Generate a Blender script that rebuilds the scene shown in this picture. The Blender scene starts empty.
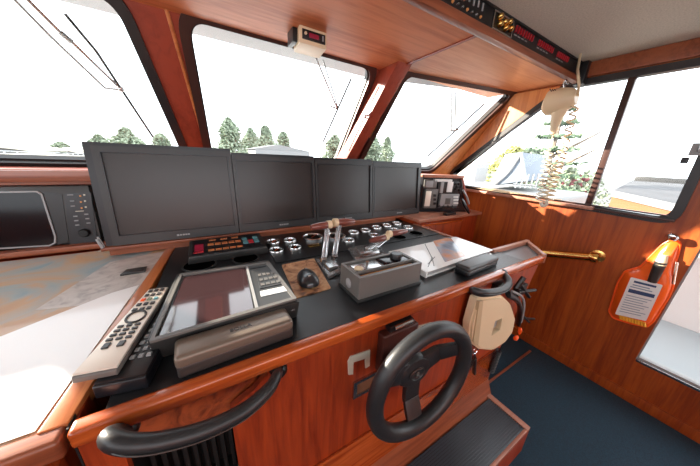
import bpy, bmesh, math, random
import numpy as np
from mathutils import Vector, Matrix
from mathutils.geometry import tessellate_polygon
random.seed(7)
C = bpy.context.scene.collection
Z0 = 1.43            # eye height above the carpet; everything below is written relative to the eye and lifted by Z0
PX, PY = 350.0, 233.0
_a = np.array([761-PX, 176-PY]); _b = np.array([200-PX, 150-PY])
F = float(np.sqrt(-(_a@_b)))
_X = np.array([*_a, F]); _Y = np.array([*_b, F]); _X /= np.linalg.norm(_X); _Y /= np.linalg.norm(_Y)
R3 = np.array([_X, _Y, np.cross(_X, _Y)])
def ray(px, py): return R3 @ np.array([px-PX, py-PY, F])
def oZ(px, py, z): r = ray(px, py); return Vector(r*z/r[2])
def oX(px, py, x): r = ray(px, py); return Vector(r*x/r[0])
def oY(px, py, y): r = ray(px, py); return Vector(r*y/r[1])
def oP(px, py, p0, n): r = Vector(ray(px, py)); n = Vector(n); return r*(Vector(p0).dot(n)/r.dot(n))

# ------------------------------------------------------------------ materials
def new_mat(name):
    m = bpy.data.materials.new(name); m.use_nodes = True
    nt = m.node_tree; b = nt.nodes['Principled BSDF']; return m, nt, b
def setp(b, **k):
    for n, v in k.items():
        n = n.replace('_', ' ')
        if n in b.inputs: b.inputs[n].default_value = v
def plain(name, col, rough=.5, metal=0., coat=0., emit=None, es=1., bump=0., bscale=200., trans=0., sheen=0., spec=.5, var=0.):
    m, nt, b = new_mat(name); setp(b, Base_Color=(*col, 1), Roughness=rough, Metallic=metal, Coat_Weight=coat, Coat_Roughness=.06)
    b.inputs['Specular IOR Level'].default_value = spec
    if trans: b.inputs['Transmission Weight'].default_value = trans
    if sheen: b.inputs['Sheen Weight'].default_value = sheen
    if emit: b.inputs['Emission Color'].default_value = (*emit, 1); b.inputs['Emission Strength'].default_value = es
    if bump or var:
        tc = nt.nodes.new('ShaderNodeTexCoord'); n = nt.nodes.new('ShaderNodeTexNoise'); n.inputs['Scale'].default_value = bscale
        n.inputs['Detail'].default_value = 4; nt.links.new(tc.outputs['Object'], n.inputs['Vector'])
        if bump:
            bp = nt.nodes.new('ShaderNodeBump'); bp.inputs['Strength'].default_value = bump; bp.inputs['Distance'].default_value = .002
            nt.links.new(n.outputs['Fac'], bp.inputs['Height']); nt.links.new(bp.outputs['Normal'], b.inputs['Normal'])
        if var:
            r = nt.nodes.new('ShaderNodeValToRGB'); r.color_ramp.elements[0].position = .3; r.color_ramp.elements[1].position = .7
            r.color_ramp.elements[0].color = (*[c*(1-var) for c in col], 1); r.color_ramp.elements[1].color = (*[min(1, c*(1+var)) for c in col], 1)
            nt.links.new(n.outputs['Fac'], r.inputs['Fac']); nt.links.new(r.outputs['Color'], b.inputs['Base Color'])
    return m
def wood(name, c1, c2, axis='x', sc=1., rough=.32, coat=.25, burl=False):
    m, nt, b = new_mat(name); setp(b, Roughness=rough, Coat_Weight=coat, Coat_Roughness=.12)
    tc = nt.nodes.new('ShaderNodeTexCoord'); mp = nt.nodes.new('ShaderNodeMapping'); nt.links.new(tc.outputs['Object'], mp.inputs['Vector'])
    s = [14*sc]*3
    if not burl: s['xyz'.index(axis)] = .9*sc
    mp.inputs['Scale'].default_value = s
    n = nt.nodes.new('ShaderNodeTexNoise'); n.inputs['Scale'].default_value = 3.2 if not burl else .8; n.inputs['Detail'].default_value = 9; n.inputs['Roughness'].default_value = .62
    n.inputs['Distortion'].default_value = .6 if not burl else 4.
    nt.links.new(mp.outputs['Vector'], n.inputs['Vector'])
    n2 = nt.nodes.new('ShaderNodeTexNoise'); n2.inputs['Scale'].default_value = .35; n2.inputs['Detail'].default_value = 3; nt.links.new(mp.outputs['Vector'], n2.inputs['Vector'])
    mx = nt.nodes.new('ShaderNodeMath'); mx.operation = 'MULTIPLY_ADD'; mx.inputs[1].default_value = .45; nt.links.new(n2.outputs['Fac'], mx.inputs[0])
    m2 = nt.nodes.new('ShaderNodeMath'); m2.operation = 'MULTIPLY'; m2.inputs[1].default_value = .6; nt.links.new(n.outputs['Fac'], m2.inputs[0]); nt.links.new(m2.outputs[0], mx.inputs[2])
    r = nt.nodes.new('ShaderNodeValToRGB'); e = r.color_ramp.elements; e[0].position = .41; e[0].color = (*c2, 1); e[1].position = .60; e[1].color = (*c1, 1)
    nt.links.new(mx.outputs[0], r.inputs['Fac']); nt.links.new(r.outputs['Color'], b.inputs['Base Color'])
    bp = nt.nodes.new('ShaderNodeBump'); bp.inputs['Strength'].default_value = .08; bp.inputs['Distance'].default_value = .001
    nt.links.new(n.outputs['Fac'], bp.inputs['Height']); nt.links.new(bp.outputs['Normal'], b.inputs['Normal'])
    return m
def thin_glass(name, tint=(1, 1, 1), refl=1.3):
    m = bpy.data.materials.new(name); m.use_nodes = True; nt = m.node_tree; nt.nodes.clear()
    o = nt.nodes.new('ShaderNodeOutputMaterial'); mix = nt.nodes.new('ShaderNodeMixShader'); t = nt.nodes.new('ShaderNodeBsdfTransparent'); g = nt.nodes.new('ShaderNodeBsdfGlossy')
    fr = nt.nodes.new('ShaderNodeFresnel'); ge = nt.nodes.new('ShaderNodeNewGeometry'); io = nt.nodes.new('ShaderNodeMapRange'); io.inputs['To Min'].default_value = refl; io.inputs['To Max'].default_value = 1/refl; nt.links.new(ge.outputs['Backfacing'], io.inputs['Value']); nt.links.new(io.outputs['Result'], fr.inputs['IOR']); t.inputs['Color'].default_value = (*tint, 1); g.inputs['Roughness'].default_value = .02
    nt.links.new(fr.outputs[0], mix.inputs[0]); nt.links.new(t.outputs[0], mix.inputs[1]); nt.links.new(g.outputs[0], mix.inputs[2]); nt.links.new(mix.outputs[0], o.inputs['Surface'])
    return m
M = dict(
 face=wood('mahogany_face', (.37, .050, .009), (.19, .020, .004), 'z', 1.0, .42, .08),
 facex=wood('mahogany_horizontal', (.37, .052, .010), (.20, .022, .005), 'x', 1.0, .4, .1),
 nose=wood('varnished_nosing', (.52, .105, .018), (.27, .038, .007), 'x', 1.2, .25, .5),
 nosey=wood('varnished_rail', (.55, .19, .06), (.36, .09, .025), 'y', 1.2, .28, .4),
 nosed=wood('worn_nosing', (.30, .085, .035), (.17, .04, .016), 'x', 1.2, .35, .2),
 pillar=wood('pillar_mahogany', (.31, .050, .024), (.21, .030, .014), 'z', .6, .38, .15),
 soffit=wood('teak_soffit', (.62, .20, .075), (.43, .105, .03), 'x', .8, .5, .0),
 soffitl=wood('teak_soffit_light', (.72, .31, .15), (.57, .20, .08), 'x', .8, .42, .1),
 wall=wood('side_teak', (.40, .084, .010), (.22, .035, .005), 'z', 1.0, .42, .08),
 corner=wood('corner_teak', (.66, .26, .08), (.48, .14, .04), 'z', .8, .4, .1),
 burl=wood('burl_veneer', (.34, .075, .022), (.10, .018, .007), 'x', 1., .3, .4, True),
 dred=plain('dark_oxblood_leather', (.05, .012, .008), .4, bump=.3, bscale=60),
 pink=wood('worn_teak_edge', (.44, .19, .12), (.33, .12, .07), 'x', 1.2, .4, .1),
 black=plain('black_plastic', (.008, .008, .009), .36), blackm=plain('matt_black', (.005, .005, .005), .65),
 rubber=plain('black_rubber', (.016, .0165, .018), .42, bump=.15, bscale=300),
 counter=plain('black_laminate', (.007, .0075, .009), .36, bump=.2, bscale=500),
 tray=plain('tray_laminate', (.045, .05, .06), .3),
 bezel=plain('bezel_plastic', (.022, .021, .021), .34), bezel2=plain('dark_bezel', (.008, .009, .012), .3),
 screen=plain('matt_screen', (.016, .010, .008), .32, spec=.5), gscreen=plain('glossy_screen', (.006, .005, .007), .12, spec=.25),
 gscreen2=plain('brown_tint_screen', (.05, .026, .028), .07, coat=.8),
 grey=plain('grey_enamel', (.13, .12, .11), .38, bump=.15, bscale=400), greyd=plain('charcoal_housing', (.028, .027, .026), .36),
 greyl=plain('pale_grey_plastic', (.30, .30, .30), .4), silver=plain('silver_plastic', (.78, .70, .60), .35, .25),
 taupe=plain('taupe_case', (.17, .13, .10), .35, .25), taupedk=plain('case_base', (.035, .03, .028), .4), steel=plain('brushed_steel', (.5, .5, .5), .25, 1.), chrome=plain('chrome', (.8, .8, .8), .08, 1.),
 brass=plain('polished_brass', (.85, .52, .16), .2, 1.), cream=plain('cream_plastic', (.72, .56, .36), .4), creamd=plain('dark_cream_plastic', (.50, .37, .22), .45),
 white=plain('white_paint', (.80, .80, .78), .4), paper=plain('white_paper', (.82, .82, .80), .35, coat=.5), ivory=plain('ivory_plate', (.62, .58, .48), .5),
 carpet=plain('navy_carpet', (.004, .026, .046), .95, bump=1., bscale=250, var=.5, sheen=.06),
 liner=plain('oatmeal_headliner', (.54, .50, .43), .95, bump=.8, bscale=160, var=.16), orange=plain('orange_vinyl', (.95, .13, .012), .3, coat=.5),
 ored=plain('orange_plastic', (.95, .11, .01), .35), obtn=plain('orange_button', (.50, .17, .06), .4), teal=plain('teal_button', (.10, .27, .30), .4),
 rled=plain('red_display', (.12, .01, .02), .3, emit=(.5, .01, .05), es=.12), redr=plain('red_breaker', (.45, .02, .03), .4),
 frame=plain('bronze_frame', (.060, .026, .020), .35, .2), frame2=plain('black_rubber_frame', (.022, .018, .018), .4), glass=thin_glass('clear_window_glass', (.97, .98, .98)),
 acrylic=plain('clear_acrylic', (.96, .98, 1.), .05, trans=.85), lever=plain('burgundy_handle', (.17, .045, .032), .3, coat=.4),
 yellow=plain('pencil_yellow', (.85, .42, .03), .4), mouse=plain('graphite_mouse', (.03, .032, .036), .28, .2, coat=.3),
 dplate=plain('copper_insert', (.30, .12, .06), .35, .4),
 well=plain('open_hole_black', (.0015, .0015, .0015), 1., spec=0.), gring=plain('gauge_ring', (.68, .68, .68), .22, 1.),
 leafc=plain('conifer_green', (.10, .15, .09), .8, var=.4, bscale=3),
 fdeck=plain('white_bounce_deck_bulwark', (.85, .85, .83), .5),
 brow=plain('brow_grey', (.22, .23, .24), .5),
 gel=plain('white_gelcoat', (.20, .20, .20), .4), deck=plain('pale_deck', (.30, .32, .33), .6, bump=.2, bscale=20), tarp=plain('pale_blue_tarp', (.13, .155, .19), .6),
 mat=plain('ribbed_rubber', (.03, .038, .048), .25),
 leaf=plain('leaf_green', (.24, .285, .20), .8, var=.4, bscale=3), leafy=plain('leaf_yellow_green', (.30, .30, .10), .8, var=.4, bscale=3), bark=plain('bark', (.2, .15, .11), .9),
 pinkfl=plain('pink_blossom', (.3, .1, .11), .8), roofg=plain('grey_roofing', (.065, .065, .07), .8, var=.15, bscale=1.), owall=plain('terracotta_wall', (.22, .075, .03), .8), quay=plain('pale_quay', (.14, .14, .14), .8, var=.1, bscale=.3),
 water=plain('pale_water', (.30, .36, .40), .2), cord=plain('tan_cord', (.55, .42, .27), .45), orngp=plain('orange_strip', (.7, .28, .08), .4))
def pattern_mat(name, cols, scale, rough=.5, coat=0., kind='noise', dist=1.5):
    m, nt, b = new_mat(name); setp(b, Roughness=rough, Coat_Weight=coat, Coat_Roughness=.05)
    tc = nt.nodes.new('ShaderNodeTexCoord'); n = nt.nodes.new('ShaderNodeTexNoise'); n.inputs['Scale'].default_value = scale; n.inputs['Detail'].default_value = 5; n.inputs['Distortion'].default_value = dist
    nt.links.new(tc.outputs['Object'], n.inputs['Vector']); r = nt.nodes.new('ShaderNodeValToRGB'); e = r.color_ramp.elements
    k = len(cols)
    for i, c in enumerate(cols):
        p = .32+.36*i/(k-1)
        if i < 2: e[i].position = p; e[i].color = (*c, 1)
        else: q = e.new(p); q.color = (*c, 1)
    nt.links.new(n.outputs['Fac'], r.inputs['Fac']); nt.links.new(r.outputs['Color'], b.inputs['Base Color']); return m
M['chart'] = pattern_mat('sea_chart_print', [(.20, .33, .38), (.33, .37, .36), (.50, .31, .17), (.46, .27, .15), (.52, .40, .29)], 3.2, .35, .3)
M['cloth'] = plain('tan_cloth', (.62, .44, .27), .8)
M['chart2'] = pattern_mat('harbour_chart_print', [(.34, .31, .29), (.50, .46, .42), (.56, .52, .48)], 16, .35, .3)
M['pad'] = pattern_mat('old_map_mat', [(.10, .04, .02), (.45, .22, .10), (.62, .38, .20), (.35, .12, .07)], 14, .6)
M['photo'] = pattern_mat('cover_photo', [(.12, .16, .24), (.3, .35, .42), (.6, .25, .12), (.7, .4, .28)], 6, .25, .6, dist=.3)

# ------------------------------------------------------------------ mesh builder
class G:
    def __init__(s): s.bm = bmesh.new()
    def merge(s, b, mat=None):
        if mat is not None: bmesh.ops.transform(b, matrix=mat, verts=b.verts)
        me = bpy.data.meshes.new('t'); b.to_mesh(me); s.bm.from_mesh(me); bpy.data.meshes.remove(me); b.free(); return s
    def box(s, lo, hi, bev=0., seg=2, mat=None):
        b = bmesh.new(); lo = Vector(lo); hi = Vector(hi); c = (lo+hi)/2; d = hi-lo
        bmesh.ops.create_cube(b, size=1, matrix=Matrix.Translation(c) @ Matrix.Diagonal((abs(d.x), abs(d.y), abs(d.z), 1)))
        if bev: bmesh.ops.bevel(b, geom=b.edges[:], offset=bev, segments=seg, profile=.6, affect='EDGES')
        return s.merge(b, mat)
    def hexa(s, bot, top, bev=0., seg=2):            # two matching loops of points
        b = bmesh.new(); n = len(bot); A = [b.verts.new(p) for p in bot]; B = [b.verts.new(p) for p in top]
        b.faces.new(A[::-1]); b.faces.new(B)
        for i in range(n): b.faces.new((A[i], A[(i+1) % n], B[(i+1) % n], B[i]))
        bmesh.ops.recalc_face_normals(b, faces=b.faces)
        if bev: bmesh.ops.bevel(b, geom=b.edges[:], offset=bev, segments=seg, profile=.6, affect='EDGES')
        return s.merge(b)
    def slab(s, loops, th, o=(0, 0, 0), u=(1, 0, 0), v=(0, 0, 1), n=None):   # 2-D loops (first outer, rest holes) given a thickness along n
        o, u, v = Vector(o), Vector(u), Vector(v); n = Vector(n) if n is not None else u.cross(v).normalized()
        L3 = [[o+u*p[0]+v*p[1] for p in L] for L in loops]
        tri = tessellate_polygon([[Vector((p[0], p[1], 0)) for p in L] for L in loops]); flat = [p for L in L3 for p in L]
        b = bmesh.new(); A = [b.verts.new(p) for p in flat]; B = [b.verts.new(p+n*th) for p in flat]
        for t in tri:
            try: b.faces.new([A[i] for i in t]); b.faces.new([B[i] for i in t[::-1]])
            except ValueError: pass
        k = 0
        for L in L3:
            m = len(L)
            for i in range(m):
                j = (i+1) % m
                try: b.faces.new((A[k+i], A[k+j], B[k+j], B[k+i]))
                except ValueError: pass
            k += m
        bmesh.ops.recalc_face_normals(b, faces=b.faces); return s.merge(b)
    def tube(s, pts, r, seg=10, closed=False, flat=1.):
        pts = [Vector(p) for p in pts]; n = len(pts); b = bmesh.new(); rings = []; up = None
        for i, p in enumerate(pts):
            a = pts[(i-1) % n] if (closed or i) else p; c = pts[(i+1) % n] if (closed or i < n-1) else p
            t = (c-a).normalized()
            if up is None: up = t.orthogonal().normalized()
            up = (up-t*up.dot(t)).normalized(); w = t.cross(up); rr = r[i] if isinstance(r, (list, tuple)) else r
            rings.append([b.verts.new(p+up*math.cos(q)*rr+w*math.sin(q)*rr*flat) for q in [2*math.pi*k/seg for k in range(seg)]])
        for i in range(n if closed else n-1):
            A, B = rings[i], rings[(i+1) % n]
            for k in range(seg): b.faces.new((A[k], A[(k+1) % seg], B[(k+1) % seg], B[k]))
        if not closed: b.faces.new(rings[0][::-1]); b.faces.new(rings[-1])
        bmesh.ops.recalc_face_normals(b, faces=b.faces); return s.merge(b)
    def lathe(s, prof, c=(0, 0, 0), axis=(0, 0, 1), seg=32, sq=(1, 1)):
        b = bmesh.new(); rings = []
        for r, z in prof: rings.append([b.verts.new((r*math.cos(q)*sq[0], r*math.sin(q)*sq[1], z)) for q in [2*math.pi*k/seg for k in range(seg)]] if r > 1e-6 else [b.verts.new((0, 0, z))])
        for A, B in zip(rings, rings[1:]):
            for k in range(seg):
                f = [A[k % len(A)], A[(k+1) % len(A)], B[(k+1) % len(B)], B[k % len(B)]]; f = list(dict.fromkeys(f))
                if len(f) > 2: b.faces.new(f)
        if len(rings[0]) > 1: b.faces.new(rings[0][::-1])
        if len(rings[-1]) > 1: b.faces.new(rings[-1])
        bmesh.ops.recalc_face_normals(b, faces=b.faces)
        q = Vector((0, 0, 1)).rotation_difference(Vector(axis).normalized()).to_matrix().to_4x4()
        return s.merge(b, Matrix.Translation(Vector(c)) @ q)
    def blob(s, c, r, sub=2, noise=0.):
        b = bmesh.new(); bmesh.ops.create_icosphere(b, subdivisions=sub, radius=1)
        for v in b.verts: v.co *= 1+random.uniform(-noise, noise)
        r = Vector(r) if not isinstance(r, (int, float)) else Vector((r, r, r))
        return s.merge(b, Matrix.Translation(Vector(c)) @ Matrix.Diagonal((*r, 1)))
    def xf(s, m): bmesh.ops.transform(s.bm, matrix=m, verts=s.bm.verts); return s

ROOTLOC = {}
def finish(name, me, mat, loc, parent):
    o = bpy.data.objects.new(name, me); C.objects.link(o)
    if mat: me.materials.clear(); me.materials.append(mat)
    if parent is not None:
        o.parent = parent; base = ROOTLOC[parent.name]; o.location = (0, 0, 0); ROOTLOC[o.name] = base; me.transform(Matrix.Translation(-base))
    else:
        o.location = loc+Vector((0, 0, Z0)); ROOTLOC[o.name] = loc; me.transform(Matrix.Translation(-loc))
    return o
def put(name, g, mat, parent=None, smooth=40):
    me = bpy.data.meshes.new(name); bmesh.ops.recalc_face_normals(g.bm, faces=g.bm.faces); g.bm.to_mesh(me); g.bm.free()
    co = np.array([v.co for v in me.vertices]); lo, hi = co.min(0), co.max(0); loc = Vector(((lo[0]+hi[0])/2, (lo[1]+hi[1])/2, lo[2]))
    me.shade_smooth(); me.set_sharp_from_angle(angle=math.radians(smooth))
    return finish(name, me, M[mat] if isinstance(mat, str) else mat, loc, parent)
def tag(o, label, cat, group=None):
    o['label'] = label; o['category'] = cat
    if group: o['group'] = group
    return o
def root(name, loc, label, cat, group=None):
    o = bpy.data.objects.new(name, None); C.objects.link(o); o.empty_display_size = .05
    loc = Vector(loc); o.location = loc+Vector((0, 0, Z0)); ROOTLOC[o.name] = loc; return tag(o, label, cat, group)
def struct(name, g, mat, parent=None, smooth=40):
    o = put(name, g, mat, parent, smooth)
    if parent is None: o['kind'] = 'structure'
    return o
def sroot(name, loc):
    o = bpy.data.objects.new(name, None); C.objects.link(o); loc = Vector(loc); o.location = loc+Vector((0, 0, Z0)); ROOTLOC[o.name] = loc; o['kind'] = 'structure'; return o
def text(name, s, size, o, u, v, mat, parent, ext=.0006):
    cu = bpy.data.curves.new(name, 'FONT'); cu.body = s; cu.size = size; cu.extrude = ext; cu.align_x = 'CENTER'; cu.align_y = 'CENTER'
    t = bpy.data.objects.new(name, cu); C.objects.link(t); bpy.context.view_layer.update()
    me = bpy.data.meshes.new_from_object(t.evaluated_get(bpy.context.evaluated_depsgraph_get())); bpy.data.objects.remove(t)
    u = Vector(u).normalized(); v = Vector(v).normalized(); n = u.cross(v)
    me.transform(Matrix.Translation(Vector(o)) @ Matrix((u, v, n)).transposed().to_4x4())
    return finish(name, me, M[mat], Vector(o), parent)
def rp(pts, r, seg=5):                                # round the corners of a 2-D polygon
    out = []; n = len(pts)
    for i in range(n):
        p = Vector(pts[i][:2]); a = Vector(pts[i-1][:2]); c = Vector(pts[(i+1) % n][:2])
        ri = r[i] if isinstance(r, (list, tuple)) else r
        d1 = (a-p); d2 = (c-p); k = min(ri, d1.length*.45, d2.length*.45)
        if k <= 1e-5: out.append(tuple(p)); continue
        A = p+d1.normalized()*k; B = p+d2.normalized()*k
        for j in range(seg+1):
            t = j/seg; out.append(tuple(A*(1-t)**2+p*2*t*(1-t)+B*t*t))
    return out
def rect(x0, y0, x1, y1, r=0, seg=4):
    p = [(x0, y0), (x1, y0), (x1, y1), (x0, y1)]; return rp(p, r, seg) if r else p
def inset(pts, d):                                    # shrink a convex 2-D loop
    P = [Vector(p) for p in pts]; n = len(P); area = sum(P[i].x*P[(i+1) % n].y-P[(i+1) % n].x*P[i].y for i in range(n)); sg = 1 if area > 0 else -1; out = []
    for i in range(n):
        a, p, c = P[i-1], P[i], P[(i+1) % n]; e1 = (p-a).normalized(); e2 = (c-p).normalized()
        n1 = Vector((-e1.y, e1.x))*sg; n2 = Vector((-e2.y, e2.x))*sg; m = (n1+n2)
        out.append(tuple(p+m*(d/max(.35, 1+n1.dot(n2)))))
    return out
SKY0, SKY1, SUNE, EXPO = 2.7, 1.9, 14., .92
# ================================================================== ROOM
XW = 2.2; XL = -1.35; YA = -1.7; ZF = -1.43; ZC = .64; ZS = .53
K = .72
N1 = Vector((0, 1, K)).normalized(); P1 = Vector((0, 1.42, .52))             # raked windscreen plane, centre
V1 = Vector((0, -K, 1))                                                       # up the rake
N3 = Vector((.19, 1, K)).normalized(); P3 = Vector((1.16, 1.39, .52)); U3 = Vector((1, -.19, 0))  # starboard facet
def w1(px, py, d=0): p = oP(px, py, P1+Vector((0, d, 0)), N1); return (p.x, p.z-.52)
def w3(px, py): p = oP(px, py, P3, N3); return (p.x-1.16, p.z-.52)
struct('floor', G().box((XL-.05, YA-.05, ZF-.05), (XW+.05, 2.2, ZF)), 'carpet')
struct('ceiling', G().box((XL-.05, YA-.05, ZC), (XW+.06, .80, ZC+.05)), 'liner')
# soffit over the windscreen, two panels
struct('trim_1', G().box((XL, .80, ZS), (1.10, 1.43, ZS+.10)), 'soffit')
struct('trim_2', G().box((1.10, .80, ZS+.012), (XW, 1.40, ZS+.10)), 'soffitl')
struct('trim_3', G().box((1.085, .80, ZS-.004), (1.105, 1.36, ZS+.02)), 'pillar')  # seam batten coloured dark red to stand for the shadow there
struct('trim_4', G().box((XL, .765, ZS-.012), (XW-.01, .80, ZS+.022), .006), 'nosed')      # lip under the switch panel
# starboard wall
so = [oX(*p, XW) for p in [(451, 171), (543, 102)]]
def sly(z): t = (z-so[0].z)/(so[1].z-so[0].z); return so[0].y+(so[1].y-so[0].y)*t

win = [(1.64, -.238), (.165, -.275), (.165, .54), (sly(.54), .54), (1.64, so[0].z+(1.64-so[0].y)*(so[1].z-so[0].z)/(so[1].y-so[0].y))]
door = [(.078, -1.135), (-1.0, -1.135), (-1.0, .40), (.035, .40)]
wallo = [(YA, ZF), (1.9, ZF), (1.9, -.21), (1.71, -.21), (1.12, .62), (1.12, ZC), (YA, ZC)]
winr = rp(win, [.02, .07, .07, .03, .01]); doorr = door
struct('wall_right', G().slab([wallo, winr, doorr], .06, (XW, 0, 0), (0, 1, 0), (0, 0, 1), (1, 0, 0)), 'wall')
struct('trim_5', G().box((XW-.02, -1.6, .555), (XW, .86, .638), .004), 'nosed')             # header over the side window
struct('trim_6', G().box((XW-.055, .50, -.262), (XW, 1.66, -.240), .005), 'pink')                # wooden sill shelf
struct('baseboard_right', G().box((XW-.018, YA, ZF), (XW, 1.25, ZF+.07), .004), 'wall')
w = sroot('window_1', (XW, .8, -.25))
i1 = rp(inset(win, .030), [.02, .06, .06, .03, .01])
struct('frame', G().slab([rp(inset(win, -.008), [.03, .09, .08, .04, .01]), i1], .05, (XW-.014, 0, 0), (0, 1, 0), (0, 0, 1), (1, 0, 0)), 'frame2', w)
struct('track', G().box((XW-.03, .17, -.262), (XW-.012, .60, -.248), .003).box((XW-.026, .2, -.236), (XW-.012, 1.3, -.228), .002), 'frame', w)
struct('divider', G().box((XW-.01, .522, -.23), (XW+.02, .556, .52), .004), 'frame', w)
struct('pane', G().slab([i1], .005, (XW+.022, 0, 0), (0, 1, 0), (0, 0, 1), (1, 0, 0)), 'glass', w)
lt = root('window_latch', (XW-.03, .2, .10), 'grey metal catch on the aft edge of the side window', 'latch')
put('body', G().box((XW-.035, .145, .085), (XW-.012, .225, .145), .004), 'greyl', lt); put('tongue', G().box((XW-.03, .215, .045), (XW-.014, .24, .075), .003), 'black', lt)
put('lever', G().box((XW-.05, .15, .10), (XW-.034, .20, .155), .004), 'steel', lt)
d = sroot('door_1', (XW, -.4, -1.14))
struct('door_frame', G().slab([[(.078, -1.135), (-1, -1.135), (-1, .4), (.035, .4)], [(.070, -1.115), (-.96, -1.115), (-.96, .37), (.026, .37)]], .045, (XW+.008, 0, 0), (0, 1, 0), (0, 0, 1), (1, 0, 0)), 'greyl', d)
struct('sill', G().box((XW-.006, -1, -1.145), (XW+.06, .075, -1.128), .003), 'steel', d)
struct('pane', G().slab([[(.070, -1.115), (-.96, -1.115), (-.96, .37), (.018, .37)]], .005, (XW+.03, 0, 0), (0, 1, 0), (0, 0, 1), (1, 0, 0)), 'glass', d)
# off-frame port side and stern: windows added to light the wheelhouse
lw = [(-1.4, -.25), (1.35, -.25), (.95, .5), (-1.4, .5)]
struct('wall_left', G().slab([wallo, lw], .06, (XL, 0, 0), (0, 1, 0), (0, 0, 1), (-1, 0, 0)), 'wall')
aw = [(-1.1, -.25), (1.1, -.25), (1.1, .55), (-1.1, .55)]
struct('wall_back', G().slab([[(XL, ZF), (XW, ZF), (XW, ZC), (XL, ZC)], aw], .05, (0, YA, 0), (1, 0, 0), (0, 0, 1), (0, -1, 0)), 'wall')
# ---- windscreen wall
def zq(z): return z-.52
tl = w1(184.5, 18); tr = w1(374.5, 68); br = w1(340, 155); bl = w1(209, 148)
def lerpz(a, b, z): t = (z-a[1])/(b[1]-a[1]); return (a[0]+(b[0]-a[0])*t, z)
zb = zq(-.10)
W2 = [lerpz(tl, bl, zb), lerpz(tr, br, zb), lerpz(tr, br, zq(.532)), lerpz(tl, bl, zq(.532))]
r1t = w1(117, 0); r1b = w1(181, 146)
W1 = [(-1.12, zb), lerpz(r1t, r1b, zb), lerpz(r1t, r1b, zq(.532)), (-1.12, zq(.532))]
W2r = rp(W2, .075, 7); W1r = rp(W1, .075, 7)
outer = [(XL, zq(-.18)), (1.16, zq(-.18)), (1.16, zq(.60)), (XL, zq(.60))]
o1 = Vector((0, 1.42, .52))
struct('wall_front', G().slab([outer, W1r, W2r], .05, o1, (1, 0, 0), V1, N1), 'pillar')
a3 = w3(402, 84); b3 = w3(511, 96); c3 = w3(430, 172); d3 = w3(362, 160)
W3 = [lerpz(a3, d3, zb), lerpz(b3, c3, zb), lerpz(b3, c3, zq(.534)), lerpz(a3, d3, zq(.534))]
W3r = rp(W3, [.03, .05, .06, .03], 6)
out3 = [(0, zq(-.18)), (1.10, zq(-.18)), (1.10, zq(.60)), (0, zq(.60))]
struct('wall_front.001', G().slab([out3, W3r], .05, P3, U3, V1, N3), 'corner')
struct('wall_front.002', G().box((XL, 1.93, ZF), (XW+.06, 1.98, -.135)), 'facex')  # unseen lower wall, added to stop sun leaking under the windscreen
def window(nm, L, Lr, o, u, n, rad, fm='frame'):
    w = sroot(nm, Vector(o)+Vector(u)*L[0][0]+V1*L[0][1])
    g = G().slab([rp(inset(L, -.030), rad+.02, 7), rp(inset(L, .008), rad-.005, 7)], .065, Vector(o)-n*.010, u, V1, n)
    struct('frame', g, fm, w)
    g = G().slab([rp(inset(L, .006), rad-.005, 7), rp(inset(L, .015), rad-.01, 7)], .03, Vector(o)+n*.012, u, V1, n)
    struct('gasket', g, 'frame2', w)
    struct('pane', G().slab([rp(inset(L, .010), rad-.01, 7)], .005, Vector(o)+n*.03, u, V1, n), 'glass', w); return w
window('window_2', W1, W1r, o1, (1, 0, 0), N1, .075, 'frame2')
window('window_3', W2, W2r, o1, (1, 0, 0), N1, .075)
window('window_4', W3, W3r, P3, U3, N3, .05)
# brow of the roof outside the panes
struct('trim_7', G().slab([[(XL-.1, 1.46), (1.16, 1.46), (2.3, 1.26), (2.45, 1.40), (1.2, 1.80), (XL-.1, 1.80)]], .03, (0, 0, .60), (1, 0, 0), (0, 1, 0), (0, 0, 1)), 'brow')
# pillar between the centre and the starboard pane: a deep post
PB = P1-Vector((0, .0, 0))
def post(pts): return pts
xl = oP(380, 68, P1, N1).x; xb = oP(338.5, 156, P1, N1).x
def wp(x, z, dd=0): return Vector((x, 1.42-K*(z-.52)+dd, z))
def onx(px, py, x): return oX(px, py, x)
at_ = onx(399.5, 59, xl+.0); ab_ = onx(348, 156, xb)
rt_ = oP(415, 60, at_, N1); rb_ = oP(358, 156, ab_, N1)
def ext(a, b, z): t = (z-a.z)/(b.z-a.z); return a+(b-a)*t
botz, topz = -.16, .56
struct('trim_8', G().hexa([ext(at_, rt_, at_.z) if 0 else ext(at_, ab_, botz), ext(rt_, rb_, botz), wp(ext(rt_, rb_, botz).x+.0, botz, .03), wp(ext(wp(xl, .5), wp(xb, .02), botz).x, botz, .03)],
                          [ext(at_, ab_, topz), ext(rt_, rb_, topz), wp(ext(rt_, rb_, topz).x, topz, .03), wp(ext(wp(xl, .5), wp(xb, .02), topz).x, topz, .03)], .006), 'pillar')
# raised fillet along the port post, coloured pale for its highlight
struct('trim_9', G().tube([Vector((oP(166, 8, P1, N1))), oP(206, 147, P1, N1), ext(oP(166, 8, P1, N1), oP(206, 147, P1, N1), -.12)], .008), 'nosey')
# corner board on the side wall in front of the side window
struct('trim_10', G().slab([[(1.60, -.05), (sly(.53)+.012, .53), (1.175, .53), (1.615, -.07)]], .014, (XW-.016, 0, 0), (0, 1, 0), (0, 0, 1), (1, 0, 0)), 'corner')
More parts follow.
